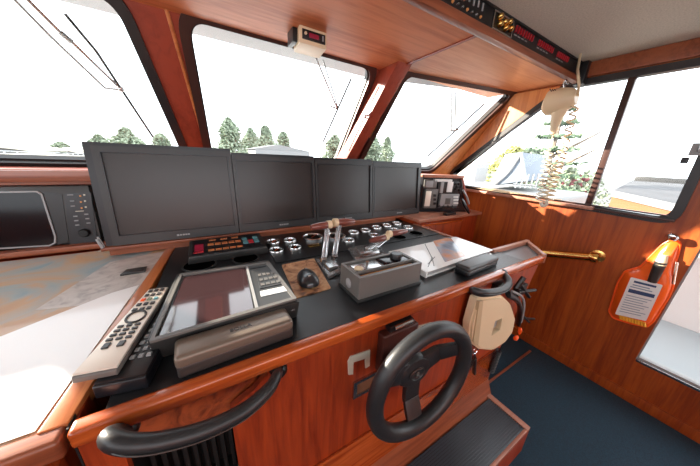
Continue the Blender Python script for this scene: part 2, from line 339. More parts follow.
# dash shelf and fascia
struct('trim_11', G().box((XL, 1.66, -.135), (1.30, 2.0, -.115)), 'facex')
fz = oY(0, 164.5, 1.66).z
struct('trim_12', G().box((XL, 1.645, -.17), (1.28, 1.665, -.118), .006).box((XL, 1.655, -.182), (1.28, 1.67, -.17)), 'nosed')
struct('trim_13', G().box((XL, 1.665, -.50), (1.36, 1.69, -.19)), 'greyd')
struct('trim_14', G().box((-.43, 1.393, -.448), (1.368, 1.64, -.433), .004).box((-.41, 1.42, -.48), (1.30, 1.62, -.448)), 'nosed')
struct('trim_15', G().box((-1.3, 1.55, -.480), (-.43, 1.60, -.456), .004), 'nosed')      # rail along the back of the console

# ================================================================== FURNITURE
# helm console
ct = -.48
con = root('helm_console', (.6, .9, ZF), 'long varnished mahogany helm console with a black top, running under the four monitors', 'console')
put('countertop', G().slab([[(-.215, .512), (1.40, .512), (1.40, .66), (1.362, .66), (1.362, 1.56), (-.17, 1.56)]], .02, (0, 0, ct-.02), (1, 0, 0), (0, 1, 0), (0, 0, 1)), 'counter', con)
put('instrument_panel', G().slab([rect(.24, 1.02, 1.355, 1.50, .01)], .004, (0, 0, ct), (1, 0, 0), (0, 1, 0), (0, 0, 1)), 'counter', con)
nose = [(1.571, .484), (-.258, .484), (-.258, .515), (1.53, .515)]
put('nosing', G().hexa([Vector((-.258, .482, ct-.035)), Vector((1.56, .482, ct-.035)), Vector((1.58, .516, ct-.035)), Vector((-.258, .516, ct-.035))],
                       [Vector((-.258, .482, ct+.003)), Vector((1.573, .482, ct+.003)), Vector((1.60, .516, ct+.003)), Vector((-.258, .516, ct+.003))], .009, 3), 'nose', con)
nz = oY(210, 460, .5)
niche = [(-.205, -.90), (-.012, -.90), (-.012, -.60), (.045, -.57), (.098, -.518), (-.205, -.518)]
fl = [(-.258, ct-.03), (-.258, ZF), (1.235, ZF), (1.555, ct-.03)]
put('front_panel', G().slab([fl, niche], .018, (0, .50, 0), (1, 0, 0), (0, 0, 1), (0, 1, 0)), 'face', con)
put('niche', G().box((-.215, .524, -.64), (.12, .530, -.50)), 'burl', con)
g = G().box((-.215, .60, -.92), (0, .61, -.5)).box((-.215, .518, -.92), (-.205, .6, -.5)).box((-.012, .518, -.92), (-.004, .6, -.62)).box((-.21, .518, -.925), (0, .6, -.9))
for i in range(9): g.box((-.195+i*.021, .565, -.9), (-.185+i*.021, .60, -.66), .002)
put('ribbed_back', g, 'blackm', con)
# prow at the starboard end: rim and tray
ar = [(1.40, .512), (1.60, .512), (1.77, .66), (1.40, .66)]
put('tray', G().slab([ar], .012, (0, 0, ct-.02), (1, 0, 0), (0, 1, 0), (0, 0, 1)), 'tray', con)
def rail(pts, w_, z0, z1, m, nm, bev=.004):
    a, b = Vector(pts[0]), Vector(pts[1]); dd = (b-a).normalized(); nn = Vector((-dd.y, dd.x))*w_
    q = [a, b, b+nn, a+nn]; return put(nm, G().hexa([Vector((*p, z0)) for p in q], [Vector((*p, z1)) for p in q], bev), m, con)
rail([(1.36, .648), (1.775, .648)], .022, ct-.04, ct+.016, 'pink', 'rim')
rail([(1.585, .482), (1.79, .665)], .022, ct-.04, ct+.012, 'pink', 'rim')
rail([(1.352, .66), (1.352, 1.28)], -.02, ct-.04, ct+.010, 'pink', 'rim')
put('end_panel', G().hexa([Vector(p) for p in [(1.235, .502, ZF), (1.25, .502, ZF), (1.37, .66, ZF), (1.355, .66, ZF)]], [Vector(p) for p in [(1.553, .502, ct-.035), (1.573, .502, ct-.035), (1.765, .665, ct-.035), (1.745, .665, ct-.035)]]), 'face', con)
put('back_panel', G().box((1.34, .66, ZF), (1.36, 1.26, ct-.03)), 'face', con)
# side ledge cabinet
sl = root('side_cabinet', (1.75, 1.5, ZF), 'low varnished side cabinet with a ledge, right of the monitors against the hull wall', 'cabinet')
put('ledge_top', G().box((1.37, 1.235, -.460), (2.198, 1.92, -.434), .006), 'pink', sl)
put('body', G().box((1.37, 1.262, ZF), (2.18, 1.6, -.455)), 'face', sl)
put('door_panel', G().box((1.45, 1.25, -1.0), (1.93, 1.264, -.50), .004), 'face', sl)
put('edge_strip', G().box((1.38, 1.246, -.50), (1.93, 1.258, -.485), .003), 'nose', sl)
put('fascia', G().box((1.28, 1.62, -.43), (2.19, 1.64, -.14)), 'facex', sl)
# chart table, port side
ctb = root('chart_table', (-.75, 1.0, ZF), 'wooden chart table with raised edges left of the helm console', 'table')
put('table_top', G().box((XL+.01, .515, ct-.03), (-.255, 1.545, ct-.008)), 'facex', ctb)
e0, e1 = oZ(75, 425, ct), oZ(175, 248, ct)
re = [Vector((-.262, .51, 0)), Vector((-.168, 1.42, 0)), Vector((-.152, 1.548, 0)), Vector((-.190, 1.548, 0)), Vector((-.300, .51, 0))]
put('edge_rail', G().hexa([p+Vector((0, 0, ct-.03)) for p in re], [p+Vector((0, 0, ct+.004)) for p in re], .003), 'nosey', ctb)
put('front_rail', G().box((XL+.01, .478, ct-.042), (-.264, .517, ct+.001), .009, 3), 'nosed', ctb)
put('carcass', G().box((XL+.02, .52, ZF), (-.29, 1.5, ct-.03)), 'face', ctb)
dr = put('drawer', G().box((-1.2, .492, -.70), (-.285, .522, -.548), .006), 'facex', ctb)
put('moulding', G().box((-1.17, .484, -.68), (-.32, .496, -.575), .005), 'face', dr)
put('joint_strip', G().box((-.262, .50, ZF), (-.259, .53, ct)), 'blackm', ctb)
ch = put('nautical_chart', G().slab([[(XL+.03, .518), (-.305, .518), (-.198, 1.53), (XL+.03, 1.53)]], .0025, (0, 0, ct-.008), (1, 0, 0), (0, 1, 0), (0, 0, 1)), 'chart')
tag(ch, 'large tan and blue sea chart spread over the chart table', 'chart')
c2 = [oZ(*p, ct-.004) for p in [(35, 310), (110, 262), (165, 251), (148, 290), (128, 300)]]
g = G().slab([[(p.x, p.y) for p in c2]], .001, (0, 0, ct-.0053), (1, 0, 0), (0, 1, 0), (0, 0, 1))
tag(put('harbour_chart', g, 'chart2'), 'pale grey harbour chart overlapping the tan sea chart, under the pencil', 'chart')
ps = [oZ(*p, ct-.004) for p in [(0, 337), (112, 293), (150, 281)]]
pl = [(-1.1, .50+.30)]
g = G().slab([[(-1.2, .525), (-.308, .525), (-.252, ps[2].y-.02), (ps[1].x, ps[1].y), (ps[0].x, ps[0].y), (-1.2, .45+.1)]], .001, (0, 0, ct-.004), (1, 0, 0), (0, 1, 0), (0, 0, 1))  # bright glare on the chart, drawn as a white sheet
tag(put('glare_sheet', g, 'paper'), 'white sheet standing in for glare on the near half of the chart table', 'paper')
pa, pb = oZ(98, 251.5, ct), oZ(160, 246.5, ct)
pa.z = pb.z = ct+.002
pn = root('pencil', pa, 'yellow pencil lying along the back edge of the chart table', 'pencil')
put('shaft', G().tube([pa+(pb-pa)*.1, pb], .0045, 6), 'yellow', pn); put('tip', G().tube([pa, pa+(pb-pa)*.1], [.0008, .0045], 6), 'ivory', pn)
q = [oZ(*p, ct) for p in [(120, 275.5), (127, 270), (147, 267), (145, 271.5)]]
tag(put('parallel_ruler', G().hexa([Vector((p.x, p.y, ct-.003)) for p in q], [Vector((p.x, p.y, ct+.004)) for p in q], .001), 'greyd'), 'short dark grey ruler lying on the pale harbour chart', 'ruler')

# footrest below the wheel
ft = root('footrest', (.8, .3, ZF), 'low wooden footrest with a black ribbed mat under the steering wheel', 'footrest')
zt = -1.262
put('sloped_board', G().hexa([Vector(p) for p in [(-.1, .499, -1.01), (1.33, .499, -1.01), (1.33, .505, -1.20), (-.1, .505, -1.20)]], [Vector(p) for p in [(-.1, .49, -1.005), (1.33, .49, -1.005), (1.28, .478, -1.20), (-.1, .478, -1.20)]]), 'nose', ft)
put('step_box', G().box((-.1, .235, ZF), (1.26, .4985, zt-.02)), 'face', ft)
put('back_board', G().hexa([Vector(p) for p in [(-.1, .43, zt-.02), (1.27, .43, zt-.02), (1.27, .50, zt-.02), (-.1, .50, zt-.02)]], [Vector(p) for p in [(-.1, .478, -1.195), (1.285, .478, -1.195), (1.285, .497, -1.195), (-.1, .497, -1.195)]]), 'nosed', ft)
g = G().box((-.1, .25, zt-.02), (1.235, .43, zt-.004))
for i in range(17): g.box((-.1, .256+i*.0102, zt-.005), (1.235, .262+i*.0102, zt), .001)
put('ribbed_mat', g, 'mat', ft)
put('trim_strip', G().box((1.235, .235, zt-.022), (1.268, .50, zt+.003), .004).box((-.1, .235, zt-.022), (1.235, .25, zt+.001), .004), 'pink', ft)
a, b = oZ(494, 378, ZF), oZ(531, 352, ZF)
tag(put('threshold_strip', G().box((1.5, .545, ZF), (2.1, .56, ZF+.008), .002), 'nosed'), 'thin wooden threshold strip across the navy carpet', 'strip')
# ================================================================== MONITORS
xs = [-.414, .136, .602, 1.047, 1.552]; Hs = [.446, .428, .422, .414]; tiltv = Vector((0, .05, .482)).normalized(); fwd = Vector((1, 0, 0)).cross(tiltv)
desc = ['leftmost of the four black flat monitors, beside the radar display', 'second monitor from the left in the row of four', 'third monitor from the left, behind the tall throttle levers', 'rightmost of the four black monitors, beside the radio rack']
for i in range(4):
    x0, x1 = xs[i]+.001, xs[i+1]-.001; zb_ = -.431; H_ = Hs[i]
    o = Vector((0, 1.40, zb_)); U = Vector((1, 0, 0))
    t = root('monitor', ((x0+x1)/2, 1.44, -.432), desc[i], 'monitor', 'row of monitors on the console')
    L = .054 if i == 0 else .020; Rr = .045 if i == 3 else .020
    put('housing', G().slab([rect(x0, 0, x1, H_, .004)], .045, o-fwd*0+Vector((0, .012, 0)), U, tiltv, -fwd if fwd.y < 0 else fwd), 'bezel2', t)
    n_ = fwd if fwd.y > 0 else -fwd
    outr = rect(x0+(.026 if i == 0 else .001), .002, x1-(.020 if i == 3 else .001), H_-.014, .004)
    scr = rect(x0+L, .046, x1-Rr, H_-.040)
    put('bezel', G().slab([outr, scr], .014, o-n_*.002, U, tiltv, n_), 'bezel', t)
    put('screen', G().slab([scr], .004, o+n_*.007, U, tiltv, n_), 'screen', t)
    put('screen_edge', G().slab([rect(x0+L-.004, .042, x1-Rr+.004, H_-.036), scr], .003, o-n_*.004, U, tiltv, n_), 'bezel2', t)
    cx = (x0+x1)/2+.02
    put('badge', G().slab([rect(cx-.03, .018, cx-.02, .027)], .001, o-n_*.0035, U, tiltv, n_).slab([rect(cx-.017+k*.011, .019, cx-.009+k*.011, .026) for k in range(1)], .001, o-n_*.0035, U, tiltv, n_)
        .slab([rect(cx-.006, .019, cx+.003, .026)], .001, o-n_*.0035, U, tiltv, n_).slab([rect(cx+.005, .019, cx+.013, .026)], .001, o-n_*.0035, U, tiltv, n_).slab([rect(cx+.015, .019, cx+.024, .026)], .001, o-n_*.0035, U, tiltv, n_), 'greyl', t)
    put('stand', G().box(((x0+x1)/2-.1, 1.41, -.433), ((x0+x1)/2+.1, 1.53, -.425), .003).box(((x0+x1)/2-.04, 1.47, -.43), ((x0+x1)/2+.04, 1.50, -.2), .004), 'blackm', t)
cl = root('cable_clip', (-.42, 1.40, -.455), 'small pair of silver clips standing at the foot of the leftmost monitor', 'clip')
put('post', G().tube([(-.422, 1.42, -.433), (-.433, 1.42, -.385)], .006, 8), 'steel', cl); put('post', G().tube([(-.422, 1.40, -.433), (-.433, 1.40, -.39)], .006, 8), 'greyl', cl)

# port radar display
rd = root('radar_display', (-.9, 1.6, ct), 'black radar display with a dark screen and button pad left of the monitors', 'display')
put('housing', G().hexa([Vector(p) for p in [(-1.3, 1.60, -.455), (-.478, 1.60, -.455), (-.478, 1.66, -.455), (-1.3, 1.66, -.455)]], [Vector(p) for p in [(-1.3, 1.625, -.185), (-.478, 1.625, -.185), (-.478, 1.66, -.185), (-1.3, 1.66, -.185)]], .006), 'greyd', rd)
def dsp(px, py, y=1.612): p = oY(px, py, y); return (p.x, p.z)
ln = [dsp(*p) for p in [(36, 191), (42, 194), (58, 236), (58, 242), (52, 245), (0, 248)]]; ln = [(-1.28, dsp(0, 191)[1])]+ln+[(-1.28, dsp(0, 248)[1])]
ti = Vector((0, .1, 1)).normalized()
def T(L): return [(x, (z+.455)) for x, z in L]
so_ = Vector((0, 1.602, -.455)); nn_ = Vector((0, 1, -.1)).normalized()
put('screen_bezel', G().slab([T(ln), T(inset(ln, .006))], .012, so_-nn_*.012, (1, 0, 0), ti, nn_), 'greyl', rd)
put('screen', G().slab([T(inset(ln, .005))], .01, so_-nn_*.008, (1, 0, 0), ti, nn_), 'gscreen', rd)
cv = [dsp(*p) for p in [(42, 192), (61, 194), (70, 240), (60, 244)]]
put('side_cowl', G().slab([T(cv)], .01, so_-nn_*.006, (1, 0, 0), ti, nn_), 'black', rd)
kp = [dsp(*p) for p in [(64, 194), (90, 192), (99, 242), (72, 245)]]
kpd = put('keypad', G().slab([T(rp(kp, .006, 2))], .008, so_-nn_*.007, (1, 0, 0), ti, nn_), 'bezel2', rd)
for (px, py, m_, w_, h_) in [(70, 195, 'greyl', .02, .004), (72, 201, 'greyl', .014, .004), (73, 206, 'greyl', .014, .004)]+[(80+k, 196+k*6, 'orngp', .006, .007) for k in (0, 1, 2)]+[(84+k, 195+k*6, 'ivory', .006, .007) for k in (0, 1, 2)]+[(76+k*1.2, 216+k*4.3, 'greyl', .014, .005) for k in range(3)]+[(87+k*1.2, 214+k*4.3, 'greyl', .014, .005) for k in range(3)]+[(80, 211, 'ivory', .028, .003)]:
    x, z = dsp(px, py); put('button', G().slab([rect(x-w_/2, z+.455-h_/2, x+w_/2, z+.455+h_/2)], .005, so_-nn_*.011, (1, 0, 0), ti, nn_), m_, kpd)
x, z = dsp(86, 232); put('knob', G().lathe([(.020, 0), (.020, .006), (.015, .016), (0, .017)], (x, 1.596, z), (0, -1, .1)), 'blackm', rd)
x, z = dsp(22, 206)
put('screw', G().lathe([(.008, 0), (.006, .004), (0, .005)], (oY(18, 183, 1.665).x, 1.665, -.19), (0, -1, 0)), 'blackm', rd)

# ================================================================== RADIO RACK
rk = root('radio_rack', (1.75, 1.45, -.42), 'wood-topped rack of grey marine radios on the side ledge', 'radio rack')
RPt = Vector((1.585, 1.435, 0)); RU = Vector((.475, -.17, 0)).normalized(); RN = Vector((-RU.y, RU.x, 0))
def ry(px, py, d=0): return oP(px, py, RPt+RN*d, RN)
A = [ry(422, 176), ry(463, 176), ry(472, 209), ry(425, 209)]
tz = A[0].z
def rq(u, z, d): return RPt+RU*u+RN*d+Vector((0, 0, z))
uT = (A[1]-RPt).dot(RU); uB = (A[2]-RPt).dot(RU)
put('cabinet', G().hexa([rq(0, -.433, .02), rq(uB-.02, -.433, .02), rq(uB-.02, -.433, .09), rq(0, -.433, .09)], [rq(0, tz, .02), rq(uT-.01, tz, .02), rq(uT-.01, tz, .09), rq(0, tz, .09)]), 'bezel2', rk)
put('top_rail', G().hexa([rq(-.01, tz-.010, -.008), rq(uT+.01, tz-.010, -.008), rq(uT+.01, tz-.010, .10), rq(-.01, tz-.010, .10)], [rq(-.01, tz+.014, -.008), rq(uT+.01, tz+.014, -.008), rq(uT+.01, tz+.014, .10), rq(-.01, tz+.014, .10)], .005), 'pink', rk)
put('side_rail', G().hexa([rq(uB-.03, -.433, -.004), rq(uB-.008, -.433, -.004), rq(uB-.008, -.433, .095), rq(uB-.03, -.433, .095)], [rq(uT-.018, tz, -.004), rq(uT+.004, tz, -.004), rq(uT+.004, tz, .095), rq(uT-.018, tz, .095)], .003), 'facex', rk)
def unit(nm, x0, y0_, x1, y1_, m, dep=.02, par=rk):
    a = ry(x0, y1_); b = ry(x1, y0_); ua = (a-RPt).dot(RU); ub = (b-RPt).dot(RU); za = max(a.z, -.432)
    return put(nm, G().hexa([rq(ua, za, -dep+.01), rq(ub, za, -dep+.01), rq(ub, za, .025), rq(ua, za, .025)], [rq(ua, b.z, -dep+.01), rq(ub, b.z, -dep+.01), rq(ub, b.z, .025), rq(ua, b.z, .025)], .003), m, par)
u1 = unit('radio', 423, 189, 438, 208, 'grey'); unit('display', 423.5, 191, 431, 206, 'silver', .024, u1)
for k in range(3): unit('key', 432.5, 194+k*4, 435.5, 196.5+k*4, 'black', .026, u1)
u2 = unit('radio', 439, 181, 444, 193, 'greyl'); u3 = unit('radio', 446, 182, 453, 192, 'white'); u4 = unit('radio', 439, 194, 459, 206, 'greyl')
unit('display', 444, 198, 450, 204, 'grey', .024, u4)
for k in range(3): unit('key', 452.5, 196+k*3, 457.5, 197.8+k*3, 'white', .025, u4)
unit('radio', 424, 180, 437, 188, 'grey'); unit('radio', 437, 182, 460, 194, 'bezel', .012); unit('label_strip', 434, 179.5, 452, 181.5, 'white'); unit('cover', 425, 181, 433, 187, 'greyl', .022)
for (px, py) in [(455.5, 184), (459, 184), (455.5, 189), (459.5, 190), (457, 187)]:
    put('dial', G().lathe([(.013, -.03), (.013, 0), (.011, .015), (0, .016)], ry(px, py), tuple(-RN), 14), 'black', rk)
for i in range(4): p = [ry(440+i*4, 205, -.012), ry(438+i*5, 208, -.03), ry(444+i*5, 207, -.015)]; put('cable', G().tube(p, .004, 6), 'black', rk)
hm = root('hand_microphone', oY(467, 212, 1.21), 'black handheld microphone on a cable, leaning off the right side of the radio rack', 'microphone')
c_ = [oY(*p, 1.25) for p in [(461, 180), (464, 187), (461, 194), (462, 200)]]; c_ = [p+Vector((0, .02*(i % 2), 0)) for i, p in enumerate(c_)]
put('cable', G().tube(c_+[oY(463, 204, 1.24)], .006, 8), 'black', hm)
a_, b_ = oY(461.5, 199, 1.24), oY(469, 213, 1.20)
put('body', G().tube([a_, a_+(b_-a_)*.15, a_+(b_-a_)*.8, b_], [.012, .026, .026, .014], 12, flat=.6), 'black', hm); put('strap', G().tube([oY(463, 190, 1.24), oY(467, 197, 1.235), oY(469, 204, 1.22)], .008, 8), 'greyl', hm)
p_ = oY(448, 209, 1.26)
tag(put('power_block', G().box((p_.x-.02, 1.245, -.434), (p_.x+.10, 1.29, -.412), .005), 'black'), 'small flat black box on the ledge in front of the radio rack', 'box')

# ================================================================== ON THE CONSOLE
# keyboard controller
kb = root('control_keypad', (.06, 1.23, ct), 'black keypad with orange buttons and teal knobs at the foot of the monitors', 'keypad')
put('body', G().hexa([Vector(p) for p in [(-.103, 1.155, ct), (.235, 1.155, ct), (.235, 1.40, ct), (-.103, 1.40, ct)]], [Vector(p) for p in [(-.098, 1.155, -.442), (.23, 1.155, -.442), (.23, 1.34, -.425), (-.098, 1.34, -.425)]], .006), 'greyd', kb)
sl_ = .017/.185
def kz(y): return -.4415+(y-1.155)*sl_
def key(nm, x0, ya, x1, yb, m, h=.004):
    return put(nm, G().hexa([Vector((x0, ya, kz(ya))), Vector((x1, ya, kz(ya))), Vector((x1, yb, kz(yb))), Vector((x0, yb, kz(yb)))], [Vector((x0, ya, kz(ya)+h)), Vector((x1, ya, kz(ya)+h)), Vector((x1, yb, kz(yb)+h)), Vector((x0, yb, kz(yb)+h))]), m, kb)
key('face_plate', -.085, 1.165, .215, 1.325, 'bezel2', .002)
key('display', -.075, 1.20, -.04, 1.27, 'rled'); key('display', -.078, 1.18, -.04, 1.192, 'redr')
for i in range(5):
    for (ya, yb) in ((1.185, 1.200), (1.245, 1.265)): key('button', -.022+i*.03, ya, .002+i*.03, yb, 'obtn', .005)
for (x, m_) in ((.143, 'teal'), (.168, 'redr'), (.195, 'teal')): key('button', x-.012, 1.215, x+.010, 1.25, m_, .006)
for (x, m_) in ((.143, 'teal'), (.195, 'teal')): key('button', x-.012, 1.265, x+.010, 1.285, m_, .006)
for k in range(3): key('button', -.015+k*.05, 1.30, .015+k*.05, 1.312, 'obtn')
bl_ = root('brass_bell', (.26, 1.43, ct), 'small brass fitting behind the right end of the orange-buttoned keypad', 'fitting')
put('body', G().lathe([(.03, 0), (.03, .015), (.018, .025), (.008, .03), (0, .031)], (.24, 1.46, ct), (0, 0, 1), 20), 'brass', bl_); put('body', G().lathe([(.022, 0), (.022, .02), (0, .03)], (.30, 1.47, ct), (0, 0, 1), 16), 'brass', bl_)
# round vents / empty gauge holes
for (px, py, r_, lb) in [(200, 266, .062, 'round black opening in the counter, left one behind the small radar'), (246, 259.5, .055, 'round black opening in the counter, right one behind the small radar'), (399, 238, .046, 'empty round gauge hole, left of the pair beside the binder'), (416, 234, .046, 'empty round gauge hole, right of the pair near the counter edge')]:
    p = oZ(px, py, ct); t = root('gauge_hole', (p.x, p.y, ct), lb, 'opening', 'round openings in the console top')
    put('rim', G().lathe([(r_, .0), (r_+.004, .004), (r_+.004, .008), (r_-.003, .008), (r_-.003, .0065)], (p.x, p.y, ct), seg=36), 'bezel', t)
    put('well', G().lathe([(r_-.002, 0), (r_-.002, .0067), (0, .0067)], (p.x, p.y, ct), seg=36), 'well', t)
gl = [(273, 242, .036, 'rearmost left gauge in the cluster, by the keypad'), (290, 240.5, .036, 'second chrome gauge along the back row, by the keypad'), (313, 237, .062, 'large chrome dial behind the burgundy throttle handle'), (276, 250.5, .037, 'front-left chrome gauge nearest the small radar'),
 (295, 247.5, .034, 'dark-faced gauge in front of the second back-row gauge'), (336, 236, .060, 'large chrome dial between the tall throttle arms'), (353.5, 232.5, .036, 'chrome gauge just right of the tall throttle levers'), (365.5, 230.5, .036, 'chrome gauge behind the low throttle handles'),
 (376.5, 227.5, .036, 'chrome gauge above the low left throttle handle'), (387, 225.5, .036, 'chrome gauge behind the low right throttle handle'), (397, 223.5, .036, 'rearmost right chrome gauge by the fourth monitor'), (408.5, 227.5, .036, 'rightmost chrome gauge at the counter corner'), (349, 240.5, .034, 'front chrome gauge right of the tall throttle base'), (374.5, 235.5, .034, 'small gauge half hidden under the low throttle handles'), (395, 230, .034, 'small gauge just behind the left empty hole')]
gp = None
for (px, py, r_, lb) in gl:
    p = oZ(px, py, ct+.01)
    def nl(o_, l_=lb): return tag(o_, l_, 'gauge', 'engine gauges in the console top')
    if gp is None or r_ != gp[0]:
        t = root('engine_gauge', (p.x, p.y, ct+.004), '', ''); bas = [t]
        c0 = Vector((p.x, p.y, ct+.004))
        bas.append(put('bezel', G().lathe([(r_*1.0, 0), (r_, .010), (r_*.95, .013), (r_*.88, .013), (r_*.82, .006)], c0, seg=32), 'gring', t))
        bas.append(put('dial', G().lathe([(r_*.82, 0), (r_*.82, .006), (0, .006)], c0, seg=28), 'blackm', t))
        g = G()
        for k in range(9):
            an = math.radians(-30+k*30); dv = Vector((math.cos(an), math.sin(an), 0)); g.tube([c0+dv*r_*.62+Vector((0, 0, .0065)), c0+dv*r_*.76+Vector((0, 0, .0065))], .0012, 4)
        bas.append(put('markings', g, 'ivory', t)); bas.append(put('needle', G().tube([c0+Vector((-.2*r_, -.15*r_, .0085)), c0+Vector((.45*r_, .4*r_, .0085))], .0016, 4), 'ored', t))
        bas.append(put('lens', G().lathe([(r_*.82, .0115), (r_*.5, .0125), (0, .013)], c0, seg=28), 'glass', t))
        gp = (r_, bas); nl(t)
    else:
        t = gp[1][0].copy(); C.objects.link(t); t.location = (p.x, p.y, ct+.004+Z0); nl(t)
        for ch_ in gp[1][1:]: c = ch_.copy(); C.objects.link(c); c.parent = t
p = oZ(314, 245.5, ct+.004); tag(put('name_plate', G().box((p.x-.035, p.y-.018, ct+.004), (p.x+.035, p.y+.018, ct+.008), .002), 'brass'), 'small brass plate just in front of the large left dial', 'plate')
p = oZ(334, 243, ct+.004)
# throttles
def throttle(base, tops, hl, lb, arm_y):
    cx = sum(p.x for p in base)/4; cy = sum(p.y for p in base)/4
    t = root('throttle_control', (cx, cy, ct), lb, 'throttle', 'acrylic throttle controls')
    put('base_plate', G().hexa([Vector((p.x, p.y, ct)) for p in base], [Vector((p.x, p.y, ct+.014)) for p in base], .003), 'acrylic', t)
    put('base_plate', G().hexa([Vector((cx+(p.x-cx)*.7, cy+(p.y-cy)*.7, ct+.012)) for p in base], [Vector((cx+(p.x-cx)*.62, cy+(p.y-cy)*.62, ct+.03)) for p in base], .003), 'steel', t)
    for (fx, top), (ha, hb) in zip(tops, hl):
        b0 = Vector((fx[0], fx[1], ct+.022)); dv = (top-b0); sd = Vector((.009, 0, 0))
        am = put('arm', G().hexa([b0-sd+Vector((0, -.012, 0)), b0+sd+Vector((0, -.012, 0)), b0+sd+Vector((0, .012, 0)), b0-sd+Vector((0, .012, 0))], [top-sd*.9+Vector((0, -.011, 0)), top+sd*.9+Vector((0, -.011, 0)), top+sd*.9+Vector((0, .011, 0)), top-sd*.9+Vector((0, .011, 0))], .003), 'acrylic', t)
        put('bright_edge_rod', G().tube([b0+Vector((.015, .012, 0)), top+Vector((.012, .008, -.01))], .0042, 6), 'greyl', t)  # pale rod added for the bright edge of the clear arm
        put('pivot', G().lathe([(.011, -.014), (.012, 0), (.011, .014)], b0+Vector((0, 0, .012)), (1, 0, 0), 16), 'steel', t)
        d_ = hb-ha; h = put('handle', G().tube([ha, ha+d_*.06, ha+d_*.5, ha+d_*.9, hb], [.012, .0165, .0165, .0135, .011], 16), 'lever', t)
        e_ = ha if (ha-top).length < (hb-top).length else hb; dd = d_.normalized()*(1 if e_ is ha else -1)
        put('end_cap', G().tube([e_-dd*.008, e_+dd*.012], .0185, 16), 'cream', h)
base = [oZ(*p, ct) for p in [(328.5, 279), (343, 273), (333, 258), (316.5, 262)]]
def lv(px, py, y): return oY(px, py, y)
throttle(base, [((.420, .90), lv(328, 224.5, .93)), ((.478, .91), lv(339.5, 222, .93))],
         [(lv(329.5, 224.5, .93), lv(311, 227.5, .93)), (lv(335, 222.5, .93), lv(354, 221.5, .93))], 'clear acrylic twin throttle with tall upright levers and burgundy handles, right of the mouse', .845)
base = [oZ(*p, ct) for p in [(356, 263), (386, 257), (378, 246), (348, 250)]]
throttle(base, [((.675, .93), lv(384, 238.5, .93)), ((.735, .94), lv(391, 235.5, .93))],
         [(lv(386.5, 237, .93), lv(370, 241, .93)), (lv(389, 234, .93), lv(406.5, 231, .93))], 'clear acrylic twin throttle with leaning levers and burgundy handles, behind the grey control box', .93)
# mouse and mat
q = [oZ(*p, ct+.003) for p in [(281.5, 265), (314, 258.5), (331, 288), (296, 298)]]
qq = rp([(p.x, p.y) for p in q], .008, 3)
tag(put('mouse_mat', G().slab([qq], .004, (0, 0, ct), (1, 0, 0), (0, 1, 0), (0, 0, 1)), 'pad'), 'brown mouse mat printed like an old map, under the mouse', 'mouse mat')
mc = Vector((.305, .80, ct+.004)); ms = root('computer_mouse', mc, 'black computer mouse on the brown map mouse mat', 'mouse')
b = bmesh.new(); bmesh.ops.create_uvsphere(b, u_segments=28, v_segments=18, radius=1)
for v in b.verts:
    if v.co.z < 0: v.co.z *= .15
    sx = (1-abs(v.co.y)**2.6)**(1/2.6)/max(1e-4, math.sqrt(max(1e-8, 1-v.co.y**2))) if abs(v.co.y) < .999 else 1; v.co.x *= .047*sx*(1-.08*v.co.y)*.86; v.co.y *= .064; v.co.z = v.co.z*.034*min(sx, 1.3)+.006
gm = G(); gm.merge(b, Matrix.Translation(mc) @ Matrix.Rotation(math.radians(-8), 4, 'Z')); put('shell', gm, 'mouse', ms)
put('wheel', G().lathe([(.009, -.004), (.011, 0), (.009, .004)], mc+Vector((.010, .040, .027)), (1, -.14, 0), 16), 'greyl', ms)
put('button_split', G().box(tuple(mc+Vector((.008, .040, .024))), tuple(mc+Vector((.011, .060, .030))), .001), 'blackm', ms)
put('logo', G().lathe([(.006, 0), (.005, .002), (0, .002)], mc+Vector((-.004, -.03, .036)), (0, -.3, 1), 12), 'silver', ms)
# small radar (tray in front)
rx0, rx1, ry0, ry1, rz0, rz1 = -.155, .198, .600, .925, -.413, -.410
rb = root('radar_unit', (.02, .76, ct), 'grey chart plotter with a brown glossy screen lying flat on the console', 'plotter')
put('case', G().hexa([Vector(p) for p in [(rx0+.005, ry0+.01, ct), (rx1, ry0+.01, ct), (rx1-.01, ry1, ct), (rx0+.03, ry1, ct)]], [Vector(p) for p in [(rx0, ry0, rz0), (rx1+.002, ry0-.01, rz0), (rx1-.012, ry1, rz1), (rx0+.035, ry1+.01, rz1)]], .006), 'greyd', rb)
def tz_(px, py, z=-.409): p = oZ(px, py, z); return (p.x, p.y)
put('rim', G().slab([rp([tz_(*p) for p in [(149, 343), (297, 299), (269, 262), (180, 274)]], .004, 2), [tz_(*p) for p in [(155, 338), (292, 298), (266, 264), (182, 276)]]], .006, (0, 0, -.412), (1, 0, 0), (0, 1, 0), (0, 0, 1)), 'grey', rb)
put('screen', G().slab([[tz_(*p) for p in [(159, 336), (254, 311), (245, 267), (184, 277)]]], .002, (0, 0, -.4115), (1, 0, 0), (0, 1, 0), (0, 0, 1)), 'gscreen2', rb)
put('control_panel', G().slab([[tz_(*p) for p in [(258, 310), (294, 298), (267, 264.5), (246, 267)]]], .003, (0, 0, -.4115), (1, 0, 0), (0, 1, 0), (0, 0, 1)), 'greyd', rb)
put('divider', G().slab([[tz_(*p) for p in [(256, 311), (259, 310), (248, 267), (246, 267)]]], .005, (0, 0, -.4115), (1, 0, 0), (0, 1, 0), (0, 0, 1)), 'greyl', rb)
kar = put('key_area', G().slab([[tz_(*p) for p in [(260, 289), (284, 284), (273, 270), (256, 273)]]], .002, (0, 0, -.4085), (1, 0, 0), (0, 1, 0), (0, 0, 1)), 'bezel', rb)
def quadp(nm, pts, m, z=-.4066, th=.002): return put(nm, G().slab([[tz_(*p) for p in pts]], th, (0, 0, z), (1, 0, 0), (0, 1, 0), (0, 0, 1)), m, kar if nm == 'key' else rb)
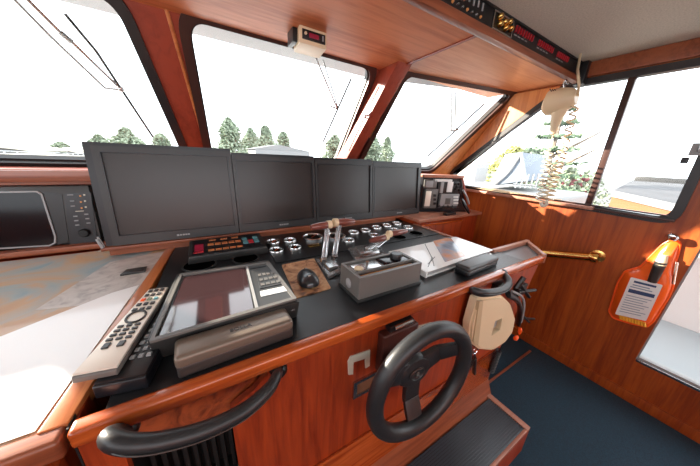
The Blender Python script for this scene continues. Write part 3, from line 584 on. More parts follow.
quadp('data_label', [(261, 297), (288, 291), (286, 286.5), (260, 292)], 'paper', -.4085)
def bil(Q, u, v): a = Vector(Q[0])*(1-u)*(1-v)+Vector(Q[1])*u*(1-v)+Vector(Q[2])*u*v+Vector(Q[3])*(1-u)*v; return tuple(a)
KA = [(260, 289), (284, 284), (273, 270), (256, 273)]
for r_ in range(3):
    for k in range(4): quadp('key', [bil(KA, .08+k*.23, .12+r_*.3), bil(KA, .08+k*.23+.16, .12+r_*.3), bil(KA, .08+k*.23+.16, .12+r_*.3+.14), bil(KA, .08+k*.23, .12+r_*.3+.14)], 'grey')
quadp('slot', [(250, 269.5), (266, 266.5), (265.5, 265.5), (249.5, 268.5)], 'black', -.4085)
text('maker_mark', 'Sf', .018, (rx1-.018, ry0-.002, -.437), (1, 0, 0), (0, 0, 1), 'greyl', rb)
# taupe glasses case, black case
def case(nm, x0, x1, ya, yb, h, top, bot, lb, rot=0, r_=.012):
    t = root(nm, ((x0+x1)/2, (ya+yb)/2, ct), lb, 'case'); mm = Matrix.Translation(((x0+x1)/2, (ya+yb)/2, 0)) @ Matrix.Rotation(rot, 4, 'Z') @ Matrix.Translation((-(x0+x1)/2, -(ya+yb)/2, 0))
    g = G().box((x0, ya, ct+h*.45), (x1, yb, ct+h), r_, 4).xf(mm); put('lid', g, top, t); put('base', G().box((x0+.001, ya+.001, ct), (x1-.001, yb-.001, ct+h*.62), r_*.8, 3).xf(mm), bot, t); return t
cs = case('glasses_case', -.103, .160, .525, .597, .058, 'taupe', 'taupedk', 'taupe hard glasses case lying at the near console edge in front of the chart plotter', .04)
text('lettering', 'BOLLA', .017, (.035, .562, ct+.0585), (1, .04, 0), (-.04, 1, 0), 'greyd', cs)
case('sunglasses_case', .935, 1.20, .535, .605, .045, 'greyd', 'black', 'black oblong sunglasses case leaning on the white binder', .06)
# grey control box
gb = root('autopilot_box', (.555, .65, ct), 'grey metal autopilot control box with a black knob, beside the white binder', 'control box')
bx0, bx1, by0, by1, bz = .407, .703, .587, .722, -.386
g = G().slab([rect(bx0, by0, bx1, by1, .006), rect(bx0+.012, by0+.014, bx1-.012, by1-.012)], bz-ct-.006, (0, 0, ct+.006), (1, 0, 0), (0, 1, 0), (0, 0, 1)).box((bx0+.01, by0+.012, ct+.006), (bx1-.01, by1-.01, bz-.03))
put('body', g, 'grey', gb); put('foot_rail', G().box((bx0-.004, by0-.004, ct), (bx1+.004, by1+.004, ct+.012), .003), 'greyd', gb)
put('top_panel', G().box((bx0+.012, by0+.045, bz-.028), (bx1-.012, by1-.012, bz-.010)), 'greyl', gb)
put('window', G().box((bx0+.03, by0+.052, bz-.011), (bx0+.14, by1-.02, bz-.006), .002), 'steel', gb)
put('meter', G().box((bx0+.155, by0+.052, bz-.011), (bx1-.02, by1-.016, bz-.002), .003), 'gscreen', gb)
put('indicator_strip', G().box((bx0+.02, by0+.018, bz-.028), (bx1-.02, by0+.040, bz-.012), .002), 'orngp', gb); put('divider', G().box((bx0+.01, by0+.040, bz-.028), (bx1-.01, by0+.046, bz+.002), .001), 'grey', gb)
kn = Vector((bx1-.06, by1-.045, bz-.002)); put('knob', G().lathe([(.024, 0), (.024, .014), (.021, .02), (0, .021)], kn, seg=28), 'black', gb)
put('switch_lever', G().tube([(bx0+.085, by0+.085, bz-.008), (bx0+.078, by0+.07, bz+.02)], [.005, .007], 10), 'steel', gb); put('round_cap', G().lathe([(.017, 0), (.017, .008), (0, .01)], (bx0+.045, by0+.075, bz-.01), seg=20), 'cream', gb)
put('emblem', G().lathe([(.018, 0), (.018, .002), (.014, .004), (0, .004)], (bx0-.001, (by0+by1)/2, -.435), (-1, 0, 0), 20), 'greyl', gb)
# binder
bd = root('binder', (1.05, .75, ct), 'white ring binder with a photo on its cover, between the autopilot box and the tray', 'binder')
B4 = [(.77, .613), (1.325, .640), (1.335, .885), (.778, .868)]
put('back_cover', G().slab([B4], .003, (0, 0, ct), (1, 0, 0), (0, 1, 0), (0, 0, 1)), 'white', bd)
B5 = [(.775, .622), (1.315, .648), (1.325, .875), (.783, .860)]
put('pages', G().slab([B5], .02, (0, 0, ct+.003), (1, 0, 0), (0, 1, 0), (0, 0, 1)), 'greyl', bd)
put('front_cover', G().slab([rp(B4, .006, 3)], .003, (0, 0, ct+.023), (1, 0, 0), (0, 1, 0), (0, 0, 1)), 'paper', bd)
put('spine', G().hexa([Vector((.765, .610, ct)), Vector((.773, .610, ct)), Vector((.781, .869, ct)), Vector((.773, .869, ct))], [Vector((.765, .610, ct+.026)), Vector((.773, .610, ct+.026)), Vector((.781, .869, ct+.026)), Vector((.773, .869, ct+.026))]), 'white', bd)
zc = ct+.0262
def cz(px, py): p = oZ(px, py, zc); return (p.x, p.y)
put('cover_photo', G().slab([[cz(*p) for p in [(445, 262), (465, 256), (450, 237), (433, 241)]]], .0006, (0, 0, zc-.0002), (1, 0, 0), (0, 1, 0), (0, 0, 1)), 'photo', bd)
g = G()
for a, b in [((425, 244), (432, 258)), ((432, 258), (428, 267)), ((432, 257), (434, 266)), ((428, 264), (435, 257))]: p, q = oZ(*a, zc), oZ(*b, zc); g.tube([p+Vector((0, 0, .0006)), q+Vector((0, 0, .0006))], .0014, 5)
put('line_drawing', g, 'black', bd)
g = G().slab([[(.69, .80), (1.0, .80), (1.0, .88), (.69, .875)]], .0012, (0, 0, ct+.004), (1, 0, 0), (0, 1, 0), (0, 0, 1))
# remotes
def remote(near, far, zl, zh, top, side, lb, rows, btn, w3_=None):
    n0, n1 = near; f0, f1 = far; c = (n0+n1+f0+f1)/4
    t = root('remote_control', (c.x, c.y, min(zl)), lb, 'remote control', 'remote controls by the chart table')
    B = [Vector((n0.x, n0.y, zl[0])), Vector((n1.x, n1.y, zl[0])), Vector((f1.x, f1.y, zl[1])), Vector((f0.x, f0.y, zl[1]))]; T_ = [p+Vector((0, 0, zh)) for p in B]
    put('body', G().hexa(B, [p-Vector((0, 0, .004)) for p in T_], .004, 3), side, t)
    put('face_plate', G().hexa([p+(Vector((c.x, c.y, p.z))-p)*.03-Vector((0, 0, .006)) for p in T_], [p+(Vector((c.x, c.y, p.z))-p)*.03 for p in T_], .0015), top, t)
    def bl3(u, v): return T_[0]*(1-u)*(1-v)+T_[1]*u*(1-v)+T_[2]*u*v+T_[3]*(1-u)*v
    for (u, v, du, dv, m_) in rows:
        put('button', G().hexa([bl3(u, v)-Vector((0, 0, .001)), bl3(u+du, v)-Vector((0, 0, .001)), bl3(u+du, v+dv)-Vector((0, 0, .001)), bl3(u, v+dv)-Vector((0, 0, .001))], [p+Vector((0, 0, .0035)) for p in (bl3(u, v), bl3(u+du, v), bl3(u+du, v+dv), bl3(u, v+dv))], .0008, 1), m_ or btn, t)
    return t, bl3
rows = []
for r_ in range(5):
    for k in range(3): rows.append((.14+k*.27, .60-.0+r_*.075+.02, .17, .035, ['ored', 'leaf', 'teal'][k] if r_ == 2 else None))
for r_ in range(4):
    for k in range(3): rows.append((.14+k*.27, .275+r_*.047, .18, .022, None))
rows += [(.2, .20, .18, .05, None), (.6, .20, .18, .05, None)]
far = (oZ(149, 288.5, -.425), oZ(169, 286, -.425)); near = (oZ(69, 377, -.425), oZ(116, 368, -.425))
t, bl3 = remote(near, far, (-.444, -.444), .019, 'silver', 'grey', 'silver remote control lying across the black one at the chart table edge', rows, 'greyd')
c_ = bl3(.5, .535); put('navigation_ring', G().tube([c_+Vector((math.cos(a)*.020, math.sin(a)*.026, .001)) for a in [k*math.pi/9 for k in range(18)]], .003, 6, True), 'greyd', t)
rows = [(.42+k*.18, .16+r_*.065, .11, .03, None) for r_ in range(11) for k in range(3)]
far = (Vector((-.150, .88, 0)), Vector((-.082, .87, 0))); near = (Vector((-.237, .548, 0)), Vector((-.152, .530, 0)))
remote(near, far, (ct, ct), .0345, 'black', 'bezel2', 'black remote control underneath the silver one', rows, 'greyl')
# ================================================================== CONSOLE FRONT
FY = .50
def catm(P, n=8):
    P = [Vector(p) for p in P]; P = [P[0]*2-P[1]]+P+[P[-1]*2-P[-2]]; out = []
    for i in range(1, len(P)-2):
        a, b, c, d = P[i-1:i+3]
        for k in range(n):
            t = k/n; out.append(.5*((2*b)+(c-a)*t+(2*a-5*b+4*c-d)*t*t+(3*b-a-3*c+d)*t**3))
    return out+[P[-2]]
def grab(pts, rad, lb, cap=True):
    pp = catm(pts, 8); n = len(pp); rr = []
    for i in range(n):
        u = i/(n-1)*(len(rad)-1); k = min(int(u), len(rad)-2); rr.append(rad[k]+(rad[k+1]-rad[k])*(u-k))
    t = root('grab_handle', pp[n//2], lb, 'handle', 'black grab handles on the console face'); put('grip', G().tube(pp, rr, 16, flat=.8), 'rubber', t)
    put('seam', G().tube([p+Vector((0, -rr[i]*.93, .0)) for i, p in enumerate(pp)][2:-2], .0018, 6), 'greyd', t)
    for k in (0, -1):
        e = pp[k]; put('mount', G().lathe([(.022, 0), (.020, .012), (.013, .02), (0, .021)], (e.x, FY, e.z), (0, -1, 0), 20), 'black', t)
h = [oY(279, 370, .495), oY(277, 375, .468), oY(268, 390, .44), oY(244, 411, .425), oY(205, 430, .415), oY(160, 442, .415), oY(128, 444, .422), oY(111, 438, .445), oY(126, 430, .495)]
grab(h, [.010, .015, .019, .021, .021, .021, .021, .020, .017], 'long curved black grab handle below the near left console edge')
h = [oY(472, 290, .495), oY(474, 291, .462), oY(484, 293, .437), oY(499, 291, .428), oY(507, 286, .435), oY(508, 280, .455), oY(503, 273.5, .495)]
grab(h, [.013, .017, .018, .018, .018, .018, .015], 'short curved black grab handle above the cream handset')
# white brackets
def bracket(P, lb):
    q = [(oY(*p, FY).x, oY(*p, FY).z) for p in P]
    tag(put('flat_bracket', G().slab([q], .004, (0, FY-.004, 0), (1, 0, 0), (0, 0, 1), (0, 1, 0)), 'ivory'), lb, 'bracket', 'ivory brackets on the console face')
bracket([(348, 374), (352.5, 373.5), (353, 361.5), (364.5, 358), (365, 367.5), (369, 365), (369.5, 349.5), (350, 356), (347.5, 361)], 'small ivory hooked bracket on the console face left of the oxblood latch box')
bracket([(415, 341), (419.5, 340), (419.5, 331.5), (426, 329), (427, 332), (431, 329), (431, 322), (418.5, 325.5), (415.5, 329)], 'small ivory hooked bracket on the console face behind the steering wheel rim')
# latch box
lb_ = root('latch_box', oY(398, 340, .49), 'dark oxblood box with a chrome clasp mounted on the console face behind the wheel', 'box')
a, b = oY(379, 330, FY), oY(417, 318, FY); zt_ = -.525; x0_, x1_ = .432, .588
put('body', G().box((x0_, .466, -.70), (x1_, FY, -.542), .007, 3), 'dred', lb_)
put('clasp', G().box((x0_+.03, .474, -.545), (x1_-.02, FY, -.522), .003), 'black', lb_); put('clasp_bar', G().tube([(x0_+.045, .472, -.528), (x1_-.03, .472, -.528)], .008, 12), 'steel', lb_)
pl_ = root('switch_plate', oY(368, 390, FY), 'small brass-framed plate on the console face left of the steering wheel', 'plate')
x_, z_ = .356, -.735
put('frame', G().slab([rect(.345, -.785, .450, -.712, .003), rect(.359, -.773, .437, -.724)], .008, (0, FY-.008, 0), (1, 0, 0), (0, 0, 1), (0, 1, 0)), 'steel', pl_); put('insert', G().box((.358, FY-.004, -.775), (.438, FY, -.722)), 'dplate', pl_)
# steering wheel
wc = Vector((.491, .340, -.627)); Rw = .199; yaw = -.05; tl_ = .02
U = Vector((math.cos(yaw), math.sin(yaw), 0)); n0 = Vector((-math.sin(yaw), math.cos(yaw), 0)); V = Vector((0, 0, math.cos(tl_)))+n0*math.sin(tl_); N = U.cross(V); N = N if N.y > 0 else -N
sw = root('steering_wheel', wc, 'black three-spoke steering wheel mounted low on the console face', 'steering wheel')
rr = .0235
put('rim', G().tube([wc+(U*math.cos(a)+V*math.sin(a))*(Rw-rr) for a in [2*math.pi*k/64 for k in range(64)]], rr, 18, True), 'rubber', sw)
hc = wc+N*.045
g = G()
def spoke(ang, w0, w1_, k0=.035):
    dv = U*math.cos(ang)+V*math.sin(ang); sv = dv.cross(N).normalized(); a = hc+dv*k0; b = wc+dv*(Rw-.022); m = hc+dv*(Rw*.5)+N*-.005
    def q(p, w_, t_): return [p-sv*w_-N*t_, p+sv*w_-N*t_, p+sv*w_+N*t_, p-sv*w_+N*t_]
    g2 = G(); g2.hexa(q(a, w0, .010), q(m, (w0+w1_)/2, .009), .003).hexa(q(m, (w0+w1_)/2, .009), q(b, w1_, .008), .003); return g2
put('spoke', spoke(math.radians(20), .036, .024), 'rubber', sw); put('spoke', spoke(math.radians(166), .036, .024), 'rubber', sw); put('spoke', spoke(math.radians(268), .028, .030), 'rubber', sw)
g = G(); Mx = Matrix((U, V, -N)).transposed().to_4x4(); Mx.translation = hc
g.lathe([(.066, -.016), (.066, .004), (.058, .012), (.03, .015), (0, .016)], seg=36, sq=(1, .82)).xf(Mx); put('hub', g, 'rubber', sw)
g = G().lathe([(.032, .014), (.032, .018), (.026, .020), (.024, .0185), (0, .0185)], seg=30, sq=(1, .72)).xf(Mx); put('emblem_ring', g, 'bezel', sw)
text('emblem', 'R', .028, hc-N*.0205, U, V, 'grey', sw)
put('shaft', G().lathe([(.042, 0), (.042, .03), (.026, .05), (.024, .09)], hc+N*.0, N, 24).lathe([(.05, 0), (.045, .02)], hc+N*.085, N, 24), 'black', sw)
# cream handset
cp = root('radio_handset', oY(492, 325, .44), 'cream marine telephone handset hung on the console face right of the steering wheel', 'handset')
def hp(px, py, y=.44): p = oY(px, py, y); return (p.x, p.z)
body = [hp(*p) for p in [(479, 299), (503, 296), (512, 305), (516, 318), (513, 332), (505, 343), (493, 351), (480, 350), (470, 342), (471, 325), (476, 308)]]
hole = [hp(*p) for p in [(495, 321), (502, 318), (500, 330), (491, 336)]]
put('body', G().slab([rp(body, .012, 3), rp(hole, .006, 3)], .030, (0, .448, 0), (1, 0, 0), (0, 0, 1), (0, 1, 0)), 'cream', cp)
inner = inset(rp(body, .012, 3), .010)
put('face_plate', G().slab([inner, rp(hole, .006, 3)], .010, (0, .439, 0), (1, 0, 0), (0, 0, 1), (0, 1, 0)), 'cream', cp)
put('rib', G().slab([[hp(*p) for p in [(478, 301), (482, 300), (477, 345), (472, 341)]]], .012, (0, .434, 0), (1, 0, 0), (0, 0, 1), (0, 1, 0)), 'creamd', cp)  # rib in a darker cream than the body
put('recess', G().slab([hole], .01, (0, .475, 0), (1, 0, 0), (0, 0, 1), (0, 1, 0)), 'black', cp); put('keypad', G().slab([[hp(*p) for p in [(497, 322), (501, 320), (499, 328), (494, 332)]]], .02, (0, .455, 0), (1, 0, 0), (0, 0, 1), (0, 1, 0)), 'greyl', cp)
put('hook', G().box((oY(490, 300, .49).x, .47, -.56), (oY(500, 300, .49).x, FY, -.53), .004), 'black', cp)
pts = [Vector(oY(500, 351, .46))]; s0 = Vector(oY(499, 350, .47)); e0_ = Vector(oY(491, 372, .47)); pts = []
for k in range(120): u = k/119; c = s0.lerp(e0_, u); pts.append(c+Vector((math.cos(k*.75)*.017, math.sin(k*.75)*.012, 0)))
put('coiled_cord', G().tube(pts, .0035, 6), 'black', cp)
ky = root('key_bunch', oY(476, 355, .47), 'bunch of dark keys and rings hanging just left below the cream handset', 'keys')
kc = oY(475, 352, .475)
for k in range(5):
    a = kc+Vector((random.uniform(-.02, .03), random.uniform(-.01, .005), random.uniform(-.04, .0))); dv = Vector((random.uniform(-.4, .5), 0, -1)).normalized()
    put('key', G().tube([a, a+dv*.03], [.010, .009], 8, flat=.3).tube([a+dv*.03, a+dv*.06], .004, 6), 'steel' if k % 2 else 'bezel', ky)
put('ring', G().tube([kc+Vector((math.cos(a)*.02, 0, math.sin(a)*.02+.01)) for a in [k*math.pi/8 for k in range(16)]], .0025, 6, True), 'chrome', ky)
put('fob', G().tube([oY(475, 358, .47), oY(474, 372, .47)], [.016, .018], 10, flat=.5), 'bezel', ky); put('peg', G().tube([(kc.x, .46, kc.z+.03), (kc.x, FY, kc.z+.03)], .005, 8), 'steel', ky)
# hooks and second handset at the console end
hk = root('handset_cradle', oY(520, 300, .47), 'black handset and cradle arms on the console end right of the cream handset', 'handset')
put('body', G().tube(catm([oY(508, 294, .455), oY(516, 299, .45), oY(520, 308, .45), (oY(518, 324, .455))], 5), .020, 10, flat=.6), 'black', hk)
put('edge', G().tube(catm([oY(512, 291, .45), oY(522, 297, .445), oY(524, 308, .445), oY(521, 322, .45)], 5), .006, 8), 'greyl', hk)
for (a, b, r_) in [((516, 288), (524, 277), .013), ((518, 292), (535, 290), .009), ((520, 284), (529, 297), .009), ((521, 318), (534, 319), .007), ((520, 313), (529, 322), .007)]:
    put('arm', G().tube([oY(*a, .47), oY(*b, .46)], r_, 8), 'black', hk)
put('mount', G().box((oY(512, 300, .49).x, .47, -.66), (oY(519, 300, .49).x, FY, -.60), .004), 'black', hk)
cp2 = root('float_clip', oY(516, 335, .46), 'bright orange plastic clip hanging under the black cradle', 'clip')
put('body', G().blob(oY(516, 338, .46), (.022, .012, .016), 2, .12).blob(oY(520, 331, .46), (.012, .01, .024), 2, .12), 'ored', cp2); put('loop', G().tube([oY(519, 332, .46), oY(519, 322, .46)], .003, 6), 'ored', cp2)

# ================================================================== SIDE WALL THINGS
hr = root('handrail', (2.1, .6, -.6), 'brass handrail on the hull wall beyond the console end', 'handrail')
ra, rbb = Vector((2.13, .74, -.645)), Vector((2.13, .405, -.556))
put('rail', G().tube([ra, rbb], .027, 18), 'brass', hr); put('end_cap', G().lathe([(.033, -.018), (.036, 0), (.030, .022), (0, .03)], rbb, (0, 1, 0), 20), 'brass', hr)
for p in (rbb, ra): put('flange', G().lathe([(.014, 0), (.014, .05), (.040, .055), (.040, .07)], (p.x, p.y+.0, p.z), (1, 0, 0), 18), 'brass', hr)
# orange pouch
pc = root('rescue_pouch', (2.17, .16, -.93), 'clear orange vinyl rescue pouch with a printed label hanging on the hull wall', 'pouch')
X_ = 2.17
def xp(px, py, x=X_): p = oX(px, py, x); return (p.y, p.z)
out = [xp(*p) for p in [(671, 240), (662, 245), (650, 257), (640, 267), (624, 272), (617, 283), (608, 312), (612, 319), (628, 324), (646, 328), (652, 323), (668, 298), (673, 285), (672, 271), (677, 256), (680, 243)]]
op = rp(out, .012, 3)
b = bmesh.new(); cy = sum(p[0] for p in op)/len(op); cz_ = sum(p[1] for p in op)/len(op); n = len(op); rings = []
for k, (sc, dx) in enumerate([(1, 0), (.93, -.014), (.75, -.030), (.45, -.036), (0.05, -.038)]):
    rings.append([b.verts.new((2.192+dx, cy+(p[0]-cy)*sc, cz_+(p[1]-cz_)*sc)) for p in op])
for A_, B_ in zip(rings, rings[1:]):
    for i in range(n): b.faces.new((A_[i], A_[(i+1) % n], B_[(i+1) % n], B_[i]))
b.faces.new(rings[-1]); b.faces.new(rings[0][::-1]); g = G(); g.merge(b); put('bag', g, 'orange', pc)
put('welded_edge', G().tube([(2.190, p[0], p[1]) for p in op], .006, 8, True), 'ored', pc)
lbq = [xp(*p, 2.142) for p in [(631, 277), (663, 285), (646, 321), (615, 314)]]
put('label_card', G().slab([rp(lbq, .006, 2)], .002, (2.140, 0, 0), (0, 1, 0), (0, 0, 1), (1, 0, 0)), 'paper', pc)
def lq(u0, v0, u1, v1, m_, nm='printed_line'):
    return put(nm, G().slab([[bil(lbq, u0, v0), bil(lbq, u1, v0), bil(lbq, u1, v1), bil(lbq, u0, v1)]], .001, (2.1388, 0, 0), (0, 1, 0), (0, 0, 1), (1, 0, 0)), m_, pc)
M['navy'] = plain('navy_print', (.03, .06, .15), .5); M['tprint'] = plain('grey_blue_print', (.28, .34, .42), .5)
lq(.1, .28, .92, .37, 'navy', 'printed_band'); lq(.15, .06, .85, .11, 'navy')
for k in range(8): lq(.1, .44+k*.063, .9-.1*(k % 3), .458+k*.063, 'tprint')
lq(.15, .15, .7, .18, 'tprint'); lq(.1, .21, .8, .235, 'tprint')
put('torch', G().tube([Vector((2.150, *xp(661, 262, 2.15))), Vector((2.150, *xp(652, 282, 2.15)))], [.024, .019], 14), 'greyd', pc)
put('torch_head', G().tube([Vector((2.155, *xp(664, 255, 2.15))), Vector((2.15, *xp(660, 265, 2.15)))], [.016, .024], 14), 'cream', pc)
put('side_clip', G().tube([Vector((2.165, *xp(677, 262, 2.165))), Vector((2.165, *xp(673, 284, 2.165)))], .006, 8), 'steel', pc)
g = G()
for k in range(9): g.tube([Vector((2.158, *xp(620+k*3, 315+k*.9, 2.158))), Vector((2.158, *xp(621+k*3, 319.5+k*.9, 2.158)))], .006, 6)
put('coiled_rope', g, 'yellow', pc)
kk = root('wall_knob', (2.17, .155, -.35), 'chrome knob the orange pouch hangs from', 'knob'); p = oX(673, 237, 2.17)
put('stem', G().tube([(2.2, p.y, p.z), (2.15, p.y, p.z)], .008, 12), 'chrome', kk); put('head', G().lathe([(.02, 0), (.022, .008), (.014, .018), (0, .02)], (2.155, p.y, p.z), (-1, 0, 0), 20), 'chrome', kk)

# ================================================================== OVERHEAD
ep = root('electrical_switchboard', (1.0, .79, ZS), 'long black electrical switch panel along the edge of the wooden soffit', 'switch panel')
y_ = .785
put('housing', G().box((-.6, y_, ZS+.022), (2.14, .80, ZC-.002), .003), 'black', ep)
put('sub_lip', G().box((-.6, y_-.008, ZC-.010), (2.14, y_+.01, ZC-.002), .002), 'blackm', ep)
def pt(px, py): p = oY(px, py, y_-.002); return p
for (pc_, x_a, nn) in [(None, pt(515, 31).x, 8), (None, pt(537, 48).x, 8), (None, pt(556, 59).x, 7)]:
    for k in range(nn):
        xx = x_a+k*.023
        for rz in (0,): put('breaker', G().hexa([Vector(q) for q in [(xx, y_-.007, .594), (xx+.006, y_-.007, .594), (xx+.006, y_, .594), (xx, y_, .594)]], [Vector(q) for q in [(xx+.004, y_-.007, .620), (xx+.010, y_-.007, .620), (xx+.010, y_, .620), (xx+.004, y_, .620)]]), 'redr', ep)
    for k in range(nn//2): put('nameplate', G().box((x_a+k*.034, y_-.002, .583), (x_a+k*.034+.022, y_, .587)), 'greyl', ep)
xa, xb = pt(491, 28).x, pt(510, 40).x
put('key_switch_plate', G().slab([rect(xa, .560, xb, .628), rect(xa+.006, .566, xb-.006, .622)], .006, (0, y_-.006, 0), (1, 0, 0), (0, 0, 1), (0, 1, 0)), 'steel', ep)
for (u, z) in [(.25, .61), (.5, .60), (.72, .61), (.3, .585), (.6, .582), (.85, .59)]:
    put('brass_key', G().lathe([(.012, 0), (.012, .012), (.007, .02), (0, .02)], (xa+(xb-xa)*u, y_-.002, z), (0, -1, .15), 14), 'brass', ep)
for i in range(8):
    xx = pt(480, 20).x-.03*i; put('rocker', G().box((xx, y_-.004, .60+.004*(i % 2)), (xx+.008, y_, .626), .001), 'greyl', ep); put('lamp', G().lathe([(.006, 0), (.004, .006), (0, .007)], (xx, y_-.001, .578), (0, -1, 0), 10), 'steel' if i % 3 else 'orngp', ep)
for k in range(3): xx = pt(456, 6).x-.045*k; put('toggle', G().tube([(xx, y_, .60), (xx+.01, y_-.03, .585)], [.006, .009], 10), 'chrome', ep)
# clock
ck = root('digital_clock', (.5, 1.25, .5), 'cream digital clock with a red display fixed under the soffit at the centre window', 'clock')
y1_ = 1.187; a = oY(299.5, 24, y1_); b = oY(327.5, 47, y1_); x0_, x1_ = .425, .556; zb_ = .465
put('body', G().hexa([Vector(p) for p in [(x0_, y1_, zb_), (x1_, y1_, zb_), (x1_+.02, 1.32, zb_+.004), (x0_+.02, 1.32, zb_+.004)]], [Vector(p) for p in [(x0_+.002, y1_, ZS), (x1_, y1_, ZS), (x1_+.02, 1.32, ZS), (x0_+.02, 1.32, ZS)]], .005), 'cream', ck)
put('face', G().box((x0_+.014, y1_-.004, zb_+.016), (x1_-.008, y1_+.002, ZS-.012), .002), 'black', ck)
put('display', G().box((x0_+.045, y1_-.006, zb_+.026), (x1_-.040, y1_-.002, ZS-.022), .001), 'rled', ck)
put('button', G().lathe([(.006, 0), (.006, .005), (0, .006)], (x0_+.028, y1_-.004, ZS-.028), (0, -1, 0), 10), 'cream', ck); put('button', G().box((x1_-.024, y1_-.007, zb_+.026), (x1_-.018, y1_-.003, ZS-.02)), 'greyl', ck)
put('side_bracket', G().box((x0_-.016, 1.22, zb_+.01), (x0_+.004, 1.30, ZS-.001), .002), 'black', ck)
# ceiling microphone + coiled cords
mp = root('ceiling_handset', oX(560, 100, 2.0), 'cream radio handset hanging from the ceiling by the side window, coiled cords dangling', 'handset')
Xh = 2.0
def hx(px, py, x=Xh): return oX(px, py, x)
c0, c1 = hx(549, 101), hx(568, 98)
put('body', G().tube([hx(547, 103), hx(549, 103), hx(561, 101), hx(572, 98), hx(577, 97)], [.060, .076, .076, .058, .036], 24, flat=1.), 'cream', mp)
put('grip', G().tube([hx(561, 106), hx(557, 118), hx(554, 129), hx(553.5, 134)], [.050, .032, .022, .016], 14), 'cream', mp)
g = G()
for k in range(3): a = hx(550+k*2.2, 89.5-k*.2, 1.95); g.tube([hx(550+k*2.2, 89, 1.955), hx(552+k*2.2, 92, 1.948)], .003, 6)
put('grille', g, 'bezel', mp)
put('hook', G().tube(catm([hx(566, 92), hx(564, 85), hx(566, 80), hx(568, 84)], 5), .006, 8), 'steel', mp)
st = [hx(578, 96), hx(579, 84), hx(577.5, 70), hx(577, 66)]; st[-1] = Vector((st[-1].x, st[-1].y, ZC)) if st[-1].z < ZC else st[-1]
put('strap', G().tube(st, .012, 8, flat=.4), 'cream', mp)
def coil(a_, b_, turns, r0, r1_, nm='coiled_cord', m_='cord', w_=.004):
    pts = []; n = turns*9
    for k in range(n+1):
        u = k/n; c = Vector(a_).lerp(Vector(b_), u); th = 2*math.pi*k/9; r_ = r0+(r1_-r0)*u; pts.append(c+Vector((math.cos(th)*r_, math.sin(th)*r_, 0)))
    return put(nm, G().tube(pts, w_, 5), m_, mp)
coil(hx(576, 103), hx(563, 150), 6, .018, .022, w_=.0055, m_='cream'); coil(hx(563, 150), hx(547, 200), 11, .024, .032, w_=.0055, m_='cream'); coil(hx(549, 150), hx(541, 202), 11, .022, .032, m_='ivory', w_=.0055)
put('straight_cord', G().tube([hx(553.5, 134), hx(551, 142), hx(549, 150)], .004, 6), 'cord', mp)
put('cord_loop', G().tube(catm([hx(547, 200), hx(546, 205), hx(542, 206), hx(541, 202)], 5), .010, 8), 'ivory', mp)
# junction box at the right end of the panel
tag(put('cable_grommet', G().box((2.14, .745, ZS-.02), (2.185, .80, ZC-.001), .006), 'black'), 'small black junction box where the switch panel meets the side wall', 'box')
# folded cloth on the sill
b = bmesh.new(); n = 26; vs = []
for i in range(n):
    u = i/(n-1); yy = 1.60-.92*u
    for j in range(4):
        xx = 2.145+.05*j/3; zz = -.234+.008*math.sin(u*9+j)*math.sin(3.14*u)+.010*math.exp(-((u-.35)/.15)**2)*(j/3)+.01; vs.append(b.verts.new((xx, yy, zz)))
for i in range(n-1):
    for j in range(3): b.faces.new((vs[i*4+j], vs[i*4+j+1], vs[i*4+j+5], vs[i*4+j+4]))
bmesh.ops.solidify(b, geom=b.faces[:], thickness=.004); g = G(); g.merge(b)
tag(put('sill_cloth', g, 'cloth'), 'rumpled tan strip of cloth lying on the side window sill', 'cloth')

# ================================================================== WIPERS (outside the panes)
def wpt(px, py, d=.06): return oP(px, py, P1+N1*d, N1)
def w3t(px, py, d=.06): return oP(px, py, P3+N3*d, N3)
wi = root('windscreen_wiper', wpt(122, 90), 'large double-armed wiper outside the left windscreen pane', 'wiper', 'windscreen wipers')
put('arm', G().tube([wpt(20, -8), wpt(60, 32)], .006, 8).tube([wpt(60, 32), wpt(72, 42)], .010, 8).tube([wpt(72, 42), wpt(122, 90)], .006, 8), 'steel', wi)
put('arm', G().tube([wpt(5, -10), wpt(50, 36), wpt(105, 88), wpt(122, 90)], .005, 8), 'greyl', wi)
put('blade', G().tube([wpt(65, 14), wpt(96, 51), wpt(153, 137)], .0055, 8), 'bezel', wi); put('pivot', G().blob(wpt(121, 89), .014), 'steel', wi)
wi = root('windscreen_wiper', wpt(337, 108), 'thin wiper outside the centre windscreen pane below the clock', 'wiper', 'windscreen wipers')
put('arm', G().tube([wpt(316, 58), wpt(337, 108)], .005, 8).tube([wpt(323, 60), wpt(338, 108)], .004, 8), 'steel', wi); put('link', G().tube([wpt(330, 106), wpt(338, 109)], .005, 8), 'steel', wi); put('blade', G().tube([wpt(351, 79), wpt(323, 142)], .0055, 8), 'bezel', wi)
wi = root('windscreen_wiper', w3t(453, 131), 'thin wiper outside the right windscreen pane above the radio rack', 'wiper', 'windscreen wipers')
put('arm', G().tube([w3t(451, 92), w3t(451.5, 131)], .006, 8).tube([w3t(455, 92), w3t(456, 130)], .006, 8), 'greyl', wi); put('link', G().tube([w3t(449, 131), w3t(458, 130)], .007, 8), 'steel', wi); put('blade', G().tube([w3t(484, 104), w3t(428, 156)], .007, 8), 'bezel', wi)

